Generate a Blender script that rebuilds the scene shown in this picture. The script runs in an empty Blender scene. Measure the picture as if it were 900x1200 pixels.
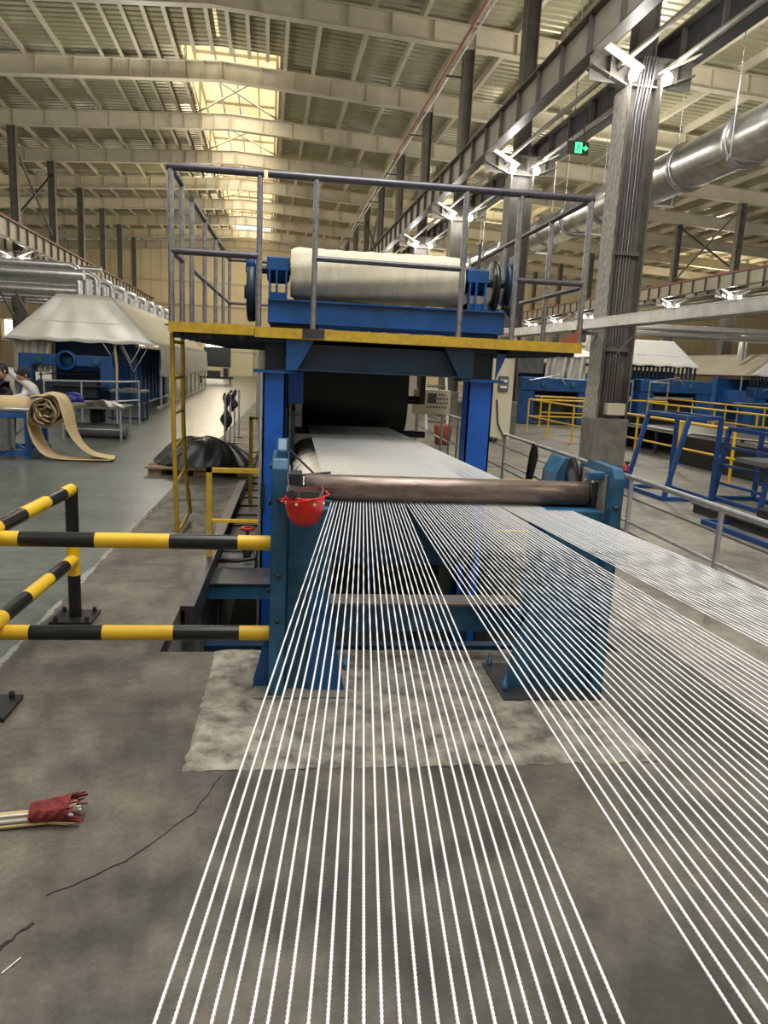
import bpy, math, random
import numpy as np
from mathutils import Vector, Matrix
random.seed(7)
S = bpy.context.scene
COL = S.collection
# ------------------------------------------------------------------ camera
f, H = 869.0, 1.6                                   # focal length in pixels of the 900x1200 frame, eye height
dn = Vector((-210, 4418, f)).normalized()
fw = Vector((-105, -176, f)); fw = (fw - dn*fw.dot(dn)).normalized()
rt = dn.cross(fw)
cam_d = bpy.data.cameras.new('camera'); cam = bpy.data.objects.new('camera', cam_d); COL.objects.link(cam)
cam_d.sensor_fit = 'VERTICAL'; cam_d.sensor_height = 24.0; cam_d.lens = f/1200*24.0
cam_d.clip_start = 0.05; cam_d.clip_end = 400
ax = [Vector((rt[i], fw[i], -dn[i])) for i in range(3)]   # camera right, down, forward in world axes
Mx = Matrix((ax[0], -ax[1], -ax[2])).transposed().to_4x4(); Mx.translation = (0, 0, H)
cam.matrix_world = Mx
S.camera = cam
# ------------------------------------------------------------------ world, exposure
S.view_settings.view_transform = 'Standard'; S.view_settings.look = 'None'
S.view_settings.gamma = 1; S.view_settings.exposure = 0.5; S.view_settings.use_curve_mapping = False
W = bpy.data.worlds.new('world'); S.world = W; W.use_nodes = True
W.node_tree.nodes['Background'].inputs[0].default_value = (.75, .85, 1, 1)
W.node_tree.nodes['Background'].inputs[1].default_value = 1.0
ROT = math.radians(2.0)                             # the hall stands two degrees off the machine line
CR, SR = math.cos(ROT), math.sin(ROT)
def bw(x, y, z=0): return (CR*x - SR*y, SR*x + CR*y, z)
def area(name, loc, sx, sy, power, color, rot=(0, 0, 0)):
    l = bpy.data.lights.new(name, 'AREA'); l.shape = 'RECTANGLE'; l.size = sx; l.size_y = sy; l.energy = power; l.color = color
    o = bpy.data.objects.new(name, l); COL.objects.link(o); o.location = bw(*loc); o.rotation_euler = (rot[0], rot[1], rot[2]+ROT)
    return o
area('skylight_daylight', (-1.5, 50, 12.6), 3, 38, 900, (1, .93, .78))
area('added_overhead_fill', (1.0, 3, 11.0), 5, 12, 900, (1, .985, .96))  # unseen broad light, added to brighten the foreground from above
def added_fill(x, y, z, power, color=(1, .93, .80)):  # unseen omni lights added mid-bay to brighten ceiling and hall
    l = bpy.data.lights.new('added_fill_light', 'POINT'); l.energy = power; l.color = color; l.shadow_soft_size = .7
    o = bpy.data.objects.new('added_fill_light', l); COL.objects.link(o); o.location = bw(x, y, z)
for x_, y_ in ((-7, -2), (-7, 14), (-4, 30), (-4, 48), (-4, 66), (1, 4), (12, -2), (14, 14), (11, 22), (14, 30), (14, 48), (14, 66), (-20, 22), (-20, 48), (34, 30), (34, 56)):
    added_fill(x_, y_, 8.3, (440 if y_ < 40 else 560)*(1.6 if x_ > 9 and y_ > 0 else 1.0), (1, .95, .86) if y_ < 40 else (1, .86, .62))
# ------------------------------------------------------------------ materials
def mat(name, col, rough=.5, metal=0., var=.12, scale=6., bump=0., col2=None, emit=None, spec=None, stretch=None, trans=0.):
    m = bpy.data.materials.new(name); m.use_nodes = True; nt = m.node_tree; N = nt.nodes; L = nt.links
    b = N['Principled BSDF']; b.inputs['Roughness'].default_value = rough; b.inputs['Metallic'].default_value = metal
    if spec is not None: b.inputs['Specular IOR Level'].default_value = spec
    tc = N.new('ShaderNodeTexCoord'); mp = N.new('ShaderNodeMapping'); L.new(tc.outputs['Object'], mp.inputs[0])
    if stretch: mp.inputs['Scale'].default_value = stretch
    nz = N.new('ShaderNodeTexNoise'); nz.inputs['Scale'].default_value = scale; nz.inputs['Detail'].default_value = 6
    nz.inputs['Roughness'].default_value = .65; L.new(mp.outputs[0], nz.inputs['Vector'])
    rp = N.new('ShaderNodeValToRGB'); L.new(nz.outputs[0], rp.inputs[0])
    c2 = col2 if col2 else tuple(min(1, c*(1+var)) for c in col); c1 = col if col2 else tuple(c*(1-var) for c in col)
    rp.color_ramp.elements[0].position = .35; rp.color_ramp.elements[1].position = .65
    rp.color_ramp.elements[0].color = (*c1, 1); rp.color_ramp.elements[1].color = (*c2, 1)
    L.new(rp.outputs[0], b.inputs['Base Color'])
    if bump:
        bp = N.new('ShaderNodeBump'); bp.inputs['Strength'].default_value = bump; bp.inputs['Distance'].default_value = .02
        L.new(nz.outputs[0], bp.inputs['Height']); L.new(bp.outputs[0], b.inputs['Normal'])
    if emit: b.inputs['Emission Color'].default_value = (*emit[0], 1); b.inputs['Emission Strength'].default_value = emit[1]
    if trans: b.inputs['Transmission Weight'].default_value = trans
    return m
M = {}
M['beam'] = mat('cream_steel_paint', (.50, .455, .345), .5, var=.1, scale=1.5)
M['deck'] = mat('roof_deck', (.36, .34, .225), .32, .35, var=.1, scale=.6)
M['skin'] = mat('skylight_panel', (.8, .7, .45), .5, emit=((1, .80, .47), .5), scale=.8)
M['column'] = mat('grey_column_paint', (.125, .115, .10), .5, var=.25, scale=3)
M['lamplit_flange'] = mat('lamplit_flange_coat', (.42, .40, .37), .9, var=.3, scale=14, bump=.6)  # pale tone stands for lamplight on the column's left flange
M['girder'] = mat('crane_girder_paint', (.34, .315, .26), .5, var=.15, scale=2)
M['darksteel'] = mat('dark_steel', (.055, .055, .06), .45, .4, var=.3)
M['rustred'] = mat('red_oxide_rail', (.30, .08, .05), .6)
M['pinkpipe'] = mat('red_pipe_paint', (.42, .07, .09), .4)
M['wall'] = mat('cream_wall_sheet', (.68, .58, .40), .6, var=.08, scale=.7)
M['glow'] = mat('window_daylight', (.9, .9, .85), .4, emit=((1, .95, .82), 2.6))
M['galv'] = mat('galvanised_steel', (.62, .62, .60), .28, .9, var=.18, scale=5)
M['galvpipe'] = mat('galvanised_pipe', (.60, .61, .63), .34, .75, var=.15, scale=8)
M['railsteel'] = mat('bare_steel_pipe', (.34, .35, .38), .32, .8, var=.25, scale=20)
M['railtop'] = mat('dark_rail_pipe', (.10, .10, .12), .38, .6, var=.2, scale=15)
M['blue'] = mat('blue_machine_paint', (.010, .080, .27), .38, var=.25, scale=5)
M['blue2'] = mat('bright_blue_paint', (.010, .095, .46), .4, var=.2, scale=4)
M['teal'] = mat('weathered_teal_paint', (.020, .10, .20), .45, var=.35, scale=7, bump=.1)
M['navy'] = mat('dark_navy_paint', (.006, .025, .055), .45, var=.3, scale=4)
M['hdrill'] = mat('royal_blue_paint', (.010, .055, .21), .4, var=.2)
M['yellow'] = mat('safety_yellow_paint', (.72, .43, .015), .42, col2=(.80, .52, .03), scale=9)
M['yellowworn'] = mat('worn_yellow_paint', (.58, .38, .03), .5, col2=(.42, .27, .03), scale=16)
M['black'] = mat('gloss_black_paint', (.012, .012, .013), .3, var=.2)
M['rubber'] = mat('black_rubber', (.012, .012, .013), .45, var=.3, scale=3, spec=.4)
M['plastic'] = mat('black_sheeting', (.025, .025, .027), .35, var=.3, scale=4, bump=.5)
M['roller'] = mat('worn_steel_roller', (.13, .095, .08), .36, .6, col2=(.26, .21, .18), scale=2.5, stretch=(3, 14, 14))
M['rollerblk'] = mat('dark_shaft', (.03, .03, .032), .4, .5)
M['cloth'] = mat('cream_fabric', (.62, .58, .46), .85, var=.06, scale=3, bump=.5, stretch=(7, 1, 1))
M['canvas'] = mat('tan_canvas', (.64, .50, .28), .85, var=.1, scale=5, bump=.3)
M['canvasback'] = mat('dark_belt_side', (.10, .075, .05), .8, var=.3)
M['sheet'] = mat('pale_hood_sheet', (.74, .74, .70), .35, .2, col2=(.90, .90, .86), scale=1.2, bump=.25)
M['sheetw'] = mat('white_hood_sheet', (.80, .80, .80), .5, var=.05, scale=1.2, bump=.25)
M['tarp'] = mat('tan_hood_side', (.42, .39, .30), .7, var=.1, scale=1)
M['foil'] = mat('silver_curtain', (.72, .72, .68), .3, .45, col2=(.5, .5, .44), scale=3, bump=.9, stretch=(3, 3, .5))
M['cord'] = mat('galvanised_cord', (.86, .87, .90), .38, .15, var=.03, spec=.7)
M['red'] = mat('red_helmet_plastic', (.72, .025, .02), .3, var=.12, scale=20)
M['redb'] = mat('red_paint', (.45, .02, .02), .4)
M['redcloth'] = mat('red_tape', (.22, .03, .03), .8, var=.4, scale=40, bump=.8)
M['white'] = mat('white_plastic', (.8, .8, .78), .5, var=.03)
M['ivory'] = mat('ivory_panel_paint', (.70, .66, .50), .45, var=.03)
M['lamp'] = mat('lit_lamp', (1, 1, 1), .4, emit=((1, .97, .9), 60))
M['strip'] = mat('lamp_reflector', (.8, .75, .6), .4, emit=((1, .9, .7), .25))
M['green'] = mat('lit_green_sign', (.1, .9, .3), .4, emit=((.05, .9, .25), 1.6))
M['hand'] = mat('skin', (.55, .32, .22), .6)
M['shirtw'] = mat('white_shirt', (.70, .68, .66), .85, bump=.3)
M['shirtd'] = mat('dark_shirt', (.03, .018, .03), .85, bump=.3)
M['hair'] = mat('black_hair', (.01, .01, .012), .6)
M['wood'] = mat('raw_pallet_wood', (.28, .20, .12), .8, var=.3, scale=12)
M['concrete'] = mat('raw_concrete', (.20, .19, .165), .85, var=.25, scale=4, bump=.6)
M['padc'] = mat('rough_concrete_pad', (.10, .093, .078), .88, col2=(.36, .335, .275), scale=9, bump=1.0)
M['pit'] = mat('pit_dark_surface', (.03, .028, .025), .7, var=.4, scale=3)  # near-black pit tone, also on the undergear and press openings
M['blueplastic'] = mat('blue_plastic_bag', (.015, .025, .22), .4, bump=.5)
M['grey'] = mat('grey_tabletop', (.12, .12, .12), .5, var=.2)
M['block'] = mat('white_block', (.66, .63, .55), .8, var=.1, bump=.4)
M['screen'] = mat('grey_display', (.06, .07, .08), .2)
M['crack'] = mat('floor_crack', (.03, .027, .023), .95)
M['jack'] = mat('navy_cotton', (.012, .014, .03), .9, var=.3)

def floor_mat():
    m = bpy.data.materials.new('factory_floor'); m.use_nodes = True; nt = m.node_tree; N = nt.nodes; L = nt.links
    b = N['Principled BSDF']; tc = N.new('ShaderNodeTexCoord'); sx = N.new('ShaderNodeSeparateXYZ'); L.new(tc.outputs['Object'], sx.inputs[0])
    def noise(s, d=6, r=.6, st=None):
        n = N.new('ShaderNodeTexNoise'); n.inputs['Scale'].default_value = s; n.inputs['Detail'].default_value = d; n.inputs['Roughness'].default_value = r
        if st:
            mp = N.new('ShaderNodeMapping'); mp.inputs['Scale'].default_value = st; L.new(tc.outputs['Object'], mp.inputs[0]); L.new(mp.outputs[0], n.inputs['Vector'])
        else: L.new(tc.outputs['Object'], n.inputs['Vector'])
        return n.outputs[0]
    def ramp(src, p0, c0, p1, c1):
        r = N.new('ShaderNodeValToRGB'); L.new(src, r.inputs[0]); e = r.color_ramp.elements
        e[0].position = p0; e[0].color = (*c0, 1); e[1].position = p1; e[1].color = (*c1, 1); return r.outputs[0]
    def mix(a, c, fac, mode='MIX'):
        x = N.new('ShaderNodeMix'); x.data_type = 'RGBA'; x.blend_type = mode
        if isinstance(fac, float): x.inputs[0].default_value = fac
        else: L.new(fac, x.inputs[0])
        L.new(a, x.inputs[6]); L.new(c, x.inputs[7]); return x.outputs[2]
    def math_(op, a, v=None, v2=None):
        x = N.new('ShaderNodeMath'); x.operation = op; x.use_clamp = False
        if isinstance(a, float): x.inputs[0].default_value = a
        else: L.new(a, x.inputs[0])
        if v is not None:
            if isinstance(v, (int, float)): x.inputs[1].default_value = v
            else: L.new(v, x.inputs[1])
        if v2 is not None: x.inputs[2].default_value = v2
        return x.outputs[0]
    big = noise(1.1, 8, .65); mid = noise(5, 8, .7); fine = noise(60, 4, .7); spots = noise(2.3, 5, .55)
    cen = ramp(big, .38, (.034, .031, .027), .62, (.155, .139, .110))
    lef = ramp(big, .3, (.085, .098, .088), .7, (.165, .182, .162))
    rig = ramp(big, .3, (.13, .12, .10), .7, (.27, .25, .205))
    wob = math_('MULTIPLY', mid, .12)
    xw = math_('ADD', sx.outputs[0], wob)
    fl = math_('LESS_THAN', xw, -1.42); fr = math_('GREATER_THAN', xw, 2.35)
    c = mix(cen, lef, fl); c = mix(c, rig, fr)
    st = ramp(noise(.75, 7, .62), .52, (0, 0, 0), .66, (1, 1, 1))
    dark = N.new('ShaderNodeRGB'); dark.outputs[0].default_value = (.035, .030, .026, 1)
    sf = math_('MULTIPLY', math_('MULTIPLY', st, .72), math_('SUBTRACT', 1.0, math_('MULTIPLY', fl, .75))); c = mix(c, dark.outputs[0], sf)
    gr = ramp(fine, .3, (.82, .82, .82), .7, (1.15, 1.15, 1.15)); c = mix(c, gr, 1.0, 'MULTIPLY')
    m2 = ramp(noise(9, 8, .75), .35, (.72, .71, .69), .66, (1.28, 1.28, 1.28)); c = mix(c, m2, 1.0, 'MULTIPLY')
    sc = ramp(noise(3, 8, .7, (1, 9, 1)), .66, (0, 0, 0), .72, (1, 1, 1)); pale = N.new('ShaderNodeRGB'); pale.outputs[0].default_value = (.30, .285, .25, 1); c = mix(c, pale.outputs[0], math_('MULTIPLY', sc, .22))
    # worn pale line along the aisle
    d = math_('ABSOLUTE', math_('ADD', sx.outputs[0], 1.475)); dl = math_('LESS_THAN', d, math_('MULTIPLY', math_('SUBTRACT', mid, .42), .16))
    lp = math_('MULTIPLY', dl, .55); wh = N.new('ShaderNodeRGB'); wh.outputs[0].default_value = (.42, .43, .39, 1); c = mix(c, wh.outputs[0], lp)
    # tooled joints in the slab
    def joint(coord, period, off, wd):
        a = math_('ADD', coord, off + 400*period); a = math_('MODULO', a, period); return math_('LESS_THAN', a, wd)
    jx = joint(sx.outputs[1], 6.0, 0.7, .02); jy = joint(sx.outputs[0], 4.0, .9, .02); j = jx
    jf = math_('MULTIPLY', j, .6); c = mix(c, dark.outputs[0], jf)
    L.new(c, b.inputs['Base Color'])
    rl = ramp(mid, .3, (.27, .27, .27), .75, (.36, .36, .36)); rc = ramp(mid, .3, (.42, .42, .42), .7, (.7, .7, .7))
    L.new(mix(rc, rl, fl), b.inputs['Roughness'])
    bp = N.new('ShaderNodeBump'); bp.inputs['Distance'].default_value = .003; L.new(math_('SUBTRACT', .25, math_('MULTIPLY', fl, .245)), bp.inputs['Strength'])
    L.new(fine, bp.inputs['Height']); L.new(bp.outputs[0], b.inputs['Normal'])
    return m
M['floor'] = floor_mat()
# ------------------------------------------------------------------ mesh helpers
class MB:
    def __init__(s): s.v = []; s.f = []; s.m = []; s.sm = []
    def add(s, vs, fs, mi=0, smooth=False):
        b = len(s.v); s.v += [tuple(v) for v in vs]
        for q in fs: s.f.append(tuple(b+i for i in q)); s.m.append(mi); s.sm.append(smooth)
        return s
    def box(s, x0, x1, y0, y1, z0, z1, mi=0):
        v = [(x, y, z) for x in (x0, x1) for y in (y0, y1) for z in (z0, z1)]
        return s.add(v, [(0, 1, 3, 2), (4, 6, 7, 5), (0, 4, 5, 1), (2, 3, 7, 6), (0, 2, 6, 4), (1, 5, 7, 3)], mi)
    def bar(s, p, q, w, h=None, mi=0, up=(0, 0, 1)):
        h = w if h is None else h; p = Vector(p); q = Vector(q); d = (q-p).normalized(); u = Vector(up)
        if abs(d.dot(u)) > .95: u = Vector((0, 1, 0))
        a = d.cross(u).normalized()*w/2; c = a.cross(d).normalized()*h/2
        v = [p-a-c, p+a-c, p+a+c, p-a+c, q-a-c, q+a-c, q+a+c, q-a+c]
        return s.add(v, [(3, 2, 1, 0), (4, 5, 6, 7), (0, 1, 5, 4), (1, 2, 6, 5), (2, 3, 7, 6), (3, 0, 4, 7)], mi)
    def tube(s, pts, r, n=10, mi=0, cap=True):
        pts = [Vector(p) for p in pts]; k = len(pts); rs = r if isinstance(r, (list, tuple)) else [r]*k; vs = []
        u = None
        for i, p in enumerate(pts):
            d = (pts[min(i+1, k-1)]-pts[max(i-1, 0)]).normalized()
            if u is None: u = d.orthogonal().normalized()
            u = (u-d*u.dot(d)).normalized(); w = d.cross(u)
            vs += [p+(u*math.cos(6.28318*j/n)+w*math.sin(6.28318*j/n))*rs[i] for j in range(n)]
        fs = [(i*n+j, i*n+(j+1) % n, (i+1)*n+(j+1) % n, (i+1)*n+j) for i in range(k-1) for j in range(n)]
        s.add(vs, fs, mi, True)
        if cap: s.add(vs[:n], [tuple(range(n))[::-1]], mi); s.add(vs[-n:], [tuple(range(n))], mi)
        return s
    def prism(s, prof, axis, a, b, mi=0):          # prof in the two other axes, in x,y,z order
        def P(u, w, t): return (t, u, w) if axis == 'x' else (u, t, w) if axis == 'y' else (u, w, t)
        n = len(prof); v = [P(u, w, a) for u, w in prof]+[P(u, w, b) for u, w in prof]
        return s.add(v, [tuple(range(n)), tuple(range(2*n-1, n-1, -1))]+[(i, (i+1) % n, n+(i+1) % n, n+i) for i in range(n)], mi)
    def lathe(s, prof, c, axis='z', n=20, mi=0, ring=False):   # prof = [(r, t)], along axis through c
        c = Vector(c); vs = []
        for r, t in prof:
            for j in range(n):
                a, b = r*math.cos(6.28318*j/n), r*math.sin(6.28318*j/n)
                vs.append(c+Vector((t, a, b) if axis == 'x' else (a, t, b) if axis == 'y' else (a, b, t)))
        k = len(prof)
        s.add(vs, [(i*n+j, i*n+(j+1) % n, (i+1)*n+(j+1) % n, (i+1)*n+j) for i in range(k-1) for j in range(n)], mi, True)
        if ring:
            s.add([vs[j] for j in range(n)]+[vs[(k-1)*n+j] for j in range(n)], [(j, (j+1) % n, n+(j+1) % n, n+j) for j in range(n)], mi, True); return s
        if prof[0][0] > 1e-4: s.add(vs[:n], [tuple(range(n))], mi)
        if prof[-1][0] > 1e-4: s.add(vs[-n:], [tuple(range(n))], mi)
        return s
    def grid(s, fn, nu, nv, mi=0):
        vs = [fn(i/nu, j/nv) for i in range(nu+1) for j in range(nv+1)]
        return s.add(vs, [(i*(nv+1)+j, i*(nv+1)+j+1, (i+1)*(nv+1)+j+1, (i+1)*(nv+1)+j) for i in range(nu) for j in range(nv)], mi, True)
    def mesh(s, name, m, off=(0, 0, 0)):
        me = bpy.data.meshes.new(name)
        me.from_pydata([(v[0]-off[0], v[1]-off[1], v[2]-off[2]) for v in s.v], [], s.f)
        for k in (m if isinstance(m, (list, tuple)) else [m]): me.materials.append(M[k])
        me.polygons.foreach_set('material_index', s.m); me.polygons.foreach_set('use_smooth', s.sm); me.update()
        return me
ORI = {}
def place(o, loc, fr):
    ORI[o.name] = loc
    if fr == 'B': o.location = bw(*loc); o.rotation_euler = (0, 0, ROT)
    else: o.location = loc
def thing(name, label, cat, loc=(0, 0, 0), fr='M', group=None):
    o = bpy.data.objects.new(name, None); COL.objects.link(o); o.empty_display_size = .1
    place(o, loc, fr); o['label'] = label; o['category'] = cat
    if group: o['group'] = group
    return o
def root_off(p):
    while p.parent: p = p.parent
    return ORI[p.name]
def part(name, mb, m, parent, label=None, kind=None, bevel=0, solid=0, sub=0):
    o = bpy.data.objects.new(name, mb.mesh(name, m, root_off(parent))); COL.objects.link(o); o.parent = parent
    if label: o['label'] = label
    if kind: o['kind'] = kind
    mods(o, bevel, solid, sub); return o
def mods(o, bevel, solid, sub):
    if solid: k = o.modifiers.new('solid', 'SOLIDIFY'); k.thickness = solid
    if bevel: k = o.modifiers.new('bevel', 'BEVEL'); k.width = bevel; k.segments = 2; k.limit_method = 'ANGLE'
    if sub: k = o.modifiers.new('sub', 'SUBSURF'); k.levels = sub; k.render_levels = sub
def solo(name, label, cat, mb, m, loc=(0, 0, 0), fr='M', group=None, bevel=0, solid=0, sub=0, kind=None):
    o = bpy.data.objects.new(name, mb.mesh(name, m, loc)); COL.objects.link(o); place(o, loc, fr)
    if label: o['label'] = label; o['category'] = cat
    if group: o['group'] = group
    if kind: o['kind'] = kind
    mods(o, bevel, solid, sub); return o
def struct(name, mb, m, fr='M', loc=(0, 0, 0)): return solo(name, None, None, mb, m, loc, fr, kind='structure')
def share(o, parent, dx, dy, dz=0):                 # a further alike piece sharing mesh data
    c = o.copy(); COL.objects.link(c); c.parent = parent; c.location = (o.location[0]+dx, o.location[1]+dy, o.location[2]+dz); return c
def copy_tree(o, parent=None):
    c = o.copy(); COL.objects.link(c); c.parent = parent
    for ch in list(o.children): copy_tree(ch, c)
    return c
ORD = ['nearest', 'second', 'third', 'fourth', 'fifth', 'sixth', 'seventh', 'eighth', 'ninth', 'tenth', 'eleventh', 'twelfth', 'thirteenth']
def nth(i): return ORD[min(i, 12)]
PITCH = 6.15; Y0 = 12.94
YE = 75.0
# ================================================================== setting
# floor with a machine pit
fl = MB()
PX0, PX1, PY0, PY1 = -.70, 1.95, 3.97, 24.0
fl.box(-60, PX0, -14, 110, -.1, 0).box(PX1, 60, -14, 110, -.1, 0).box(PX0, PX1, -14, PY0, -.1, 0).box(PX0, PX1, PY1, 110, -.1, 0)
floor = struct('floor', fl, 'floor')
pw = MB()
pw.box(PX0-.1, PX0, PY0, PY1, -1.5, -.1).box(PX1, PX1+.1, PY0, PY1, -1.5, -.1).box(PX0, PX1, PY1, PY1+.1, -1.5, -.1)
part('pit_wall', pw, 'concrete', floor)
part('pit_wall', MB().box(PX0, PX1, PY0-.1, PY0, -1.5, -.1), 'concrete', floor)
part('pit_floor', MB().box(PX0-.1, PX1+.1, PY0-.1, PY1+.1, -1.6, -1.5), 'pit', floor)
part('pit_edging', MB().box(PX0, PX0+.09, PY0+.75, PY1, -.02, .012).box(PX0+.03, PX0+.09, PY0+.75, PY1, -.16, -.02), 'darksteel', floor)
part('pit_cover_plate', MB().box(PX0+.1, -.3, 6.05, 20, -.15, -.11), 'grey', floor)
for k in range(9): part('cover_rib', MB().box(PX0+.1, -.3, 6.6+k*.55, 6.63+k*.55, -.11, -.095), 'darksteel', floor)
# cast pad in front of the pit, with uneven outline
random.seed(3)
def pad_h(u, w): 
    e = random.uniform(-.007, .007)
    return (-.40+u*2.02+(e if u in (0, 1) else 0)-.06*(1-w)*(u > .99), 2.73+w*1.235+(e if w == 0 else 0), .012+random.uniform(-.003, .004)-(.011 if (u in (0, 1) or w == 0) else 0))
part('concrete_pad', MB().grid(pad_h, 60, 36), 'padc', floor, label='rough pale concrete pad')
random.seed(7)
cr = MB()
def crackline(pts, w):
    for i in range(len(pts)-1):
        (x0, y0), (x1, y1) = pts[i], pts[i+1]; n = 7; px, py = x0, y0
        for k in range(1, n+1):
            t = k/n; qx = x0+(x1-x0)*t+random.uniform(-.008, .008); qy = y0+(y1-y0)*t+random.uniform(-.008, .008)
            cr.bar((px, py, .0015), (qx, qy, .0015), w*random.uniform(.4, 1.2), .003); px, py = qx, qy
crackline([(-.70, 1.94), (-.76, 1.84), (-.80, 1.72), (-.80, 1.60), (-.76, 1.48), (-.78, 1.38)], .010)
crackline([(-.79, 1.68), (-.90, 1.70), (-.98, 1.68)], .006)
crackline([(-.70, 2.05), (-.5, 2.2), (-.32, 2.45), (-.25, 2.7)], .003)
part('crack', cr, 'crack', floor)
# grooves running along the right-hand aisle
for k, x in enumerate((3.5, 4.55)):
    part('floor_channel', MB().box(x, x+.05, 0, 60, -.004, .004), 'crack', floor)
# walls
def wall_panels(name, axis, c, a0, a1, z1, th=.12, period=.9):
    mb = MB(); n = int((a1-a0)/period)
    for k in range(n):
        u0 = a0+k*period
        for (p, q, d) in ((0, period-.06, 0), (period-.06, period, .05)):
            if axis == 'y': mb.box(u0+p, u0+q, c-d, c+th, 0, z1)
            else: mb.box(c-d, c+th, u0+p, u0+q, 0, z1)
    return struct(name, mb, 'wall', 'B')
wb = wall_panels('wall_back', 'y', YE, -45, 60, 12.9)
for z in (2.2, 4.3, 6.4, 8.5):
    part('wall_rail', MB().box(-45, 60, YE-.2, YE-.06, z, z+.14), 'beam', wb)
wall_panels('wall_left', 'x', -45, -14, 75, 10.5, period=1.8)
wall_panels('wall_right', 'x', 60, -14, 75, 10.5, period=1.8)
struct('wall_front', MB().box(-45, 60, -14.2, -14, 0, 12.9), 'wall', 'B')
wn = 0
for (x0, x1, z0, z1) in ((-5.9, -4.2, 1.0, 2.9), (-15.2, -8.6, 2.4, 4.2), (-24, -17, 2.4, 4.2), (12, 19, 2.4, 4.2), (21, 27, 2.4, 4.2), (30, 36, 2.4, 4.2)):
    wn += 1
    w = struct('window_%d' % wn, MB().box(x0, x1, YE-.10, YE-.07, z0, z1), 'glow', 'B')
    fm = MB(); n = max(2, int((x1-x0)/1.2))
    for k in range(n+1): fm.box(x0+(x1-x0)*k/n-.04, x0+(x1-x0)*k/n+.04, YE-.16, YE-.1, z0, z1)
    fm.box(x0, x1, YE-.16, YE-.1, z0-.05, z0+.04).box(x0, x1, YE-.16, YE-.1, z1-.04, z1+.05)
    part('window_frame', fm, 'white', w)
d1 = struct('door_1', MB().box(-3.6, -1.4, YE-.16, YE-.08, 0, 3.0), 'ivory', 'B')
part('door_frame', MB().box(-3.75, -3.6, YE-.2, YE-.08, 0, 3.1).box(-1.4, -1.25, YE-.2, YE-.08, 0, 3.1).box(-3.75, -1.25, YE-.2, YE-.08, 3.0, 3.12), 'tarp', d1)
# ------------------------------------------------------------------ roof
RX, RZ = -1.9, 11.9                                  # ridge line and underside of rafters there
XL, XR = -45.0, 60.0
def zb(x): return RZ - (.070*(RX-x) if x < RX else .045*(x-RX))
SK0, SK1, SKY = -3.25, .25, 30.7
ceil = None
def deck_strip(x0, x1, y0, y1):
    mb = MB(); n = int((y1-y0)/.36); prof = []
    for k in range(n):
        y = y0+k*.36
        prof += [(y, 0), (y+.21, 0), (y+.24, .045), (y+.33, .045)]
    prof.append((y0+n*.36, 0))
    za, zc = zb(x0)+.92, zb(x1)+.92
    vs = [(x0, y, za+d) for y, d in prof]+[(x1, y, zc+d) for y, d in prof]; m_ = len(prof)
    mb.add(vs, [(i, i+1, m_+i+1, m_+i) for i in range(m_-1)]); return mb
mb = MB()
for (a, b_) in ((XL, SK0), (SK0, RX), (RX, SK1), (SK1, XR)):
    e = SKY if (a >= SK0 and b_ <= SK1) else YE
    s_ = deck_strip(a, b_, -14, e); mb.add(s_.v, s_.f)
ceil = struct('ceiling', mb, 'deck', 'B')
raf_y = [Y0+PITCH*k for k in range(-4, 11)]
for y in raf_y:
    mb = MB(); xs = [XL, RX, XR]
    for i in range(2):
        a, b_ = xs[i], xs[i+1]
        mb.prism([(a, zb(a)), (b_, zb(b_)), (b_, zb(b_)+.66), (a, zb(a)+.66)], 'y', y-.012, y+.012)
        for dz in (0, .64):
            mb.prism([(a, zb(a)+dz), (b_, zb(b_)+dz), (b_, zb(b_)+dz+.025), (a, zb(a)+dz+.025)], 'y', y-.15, y+.15)
    for x in [RX+.15+1.35*k for k in range(-14, 18)]+[RX-.66*k for k in range(6)]:
        mb.box(x-.01, x+.01, y-.12, y+.12, zb(x)+.02, zb(x)+.65)
    part('rafter', mb, 'beam', ceil)
pxs = [-5.5+.66*k for k in range(10)]+[-6.2-1.35*k for k in range(28)]+[1.5+1.55*k for k in range(37)]
for x in pxs:
    if x < XL or x > XR: continue
    z = zb(x)+.66
    ye = SKY if SK0 < x < SK1 else YE
    part('purlin', MB().box(x-.012, x+.012, -14, ye, z, z+.26).box(x+.012, x+.12, -14, ye, z, z+.03), 'beam', ceil)
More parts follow.
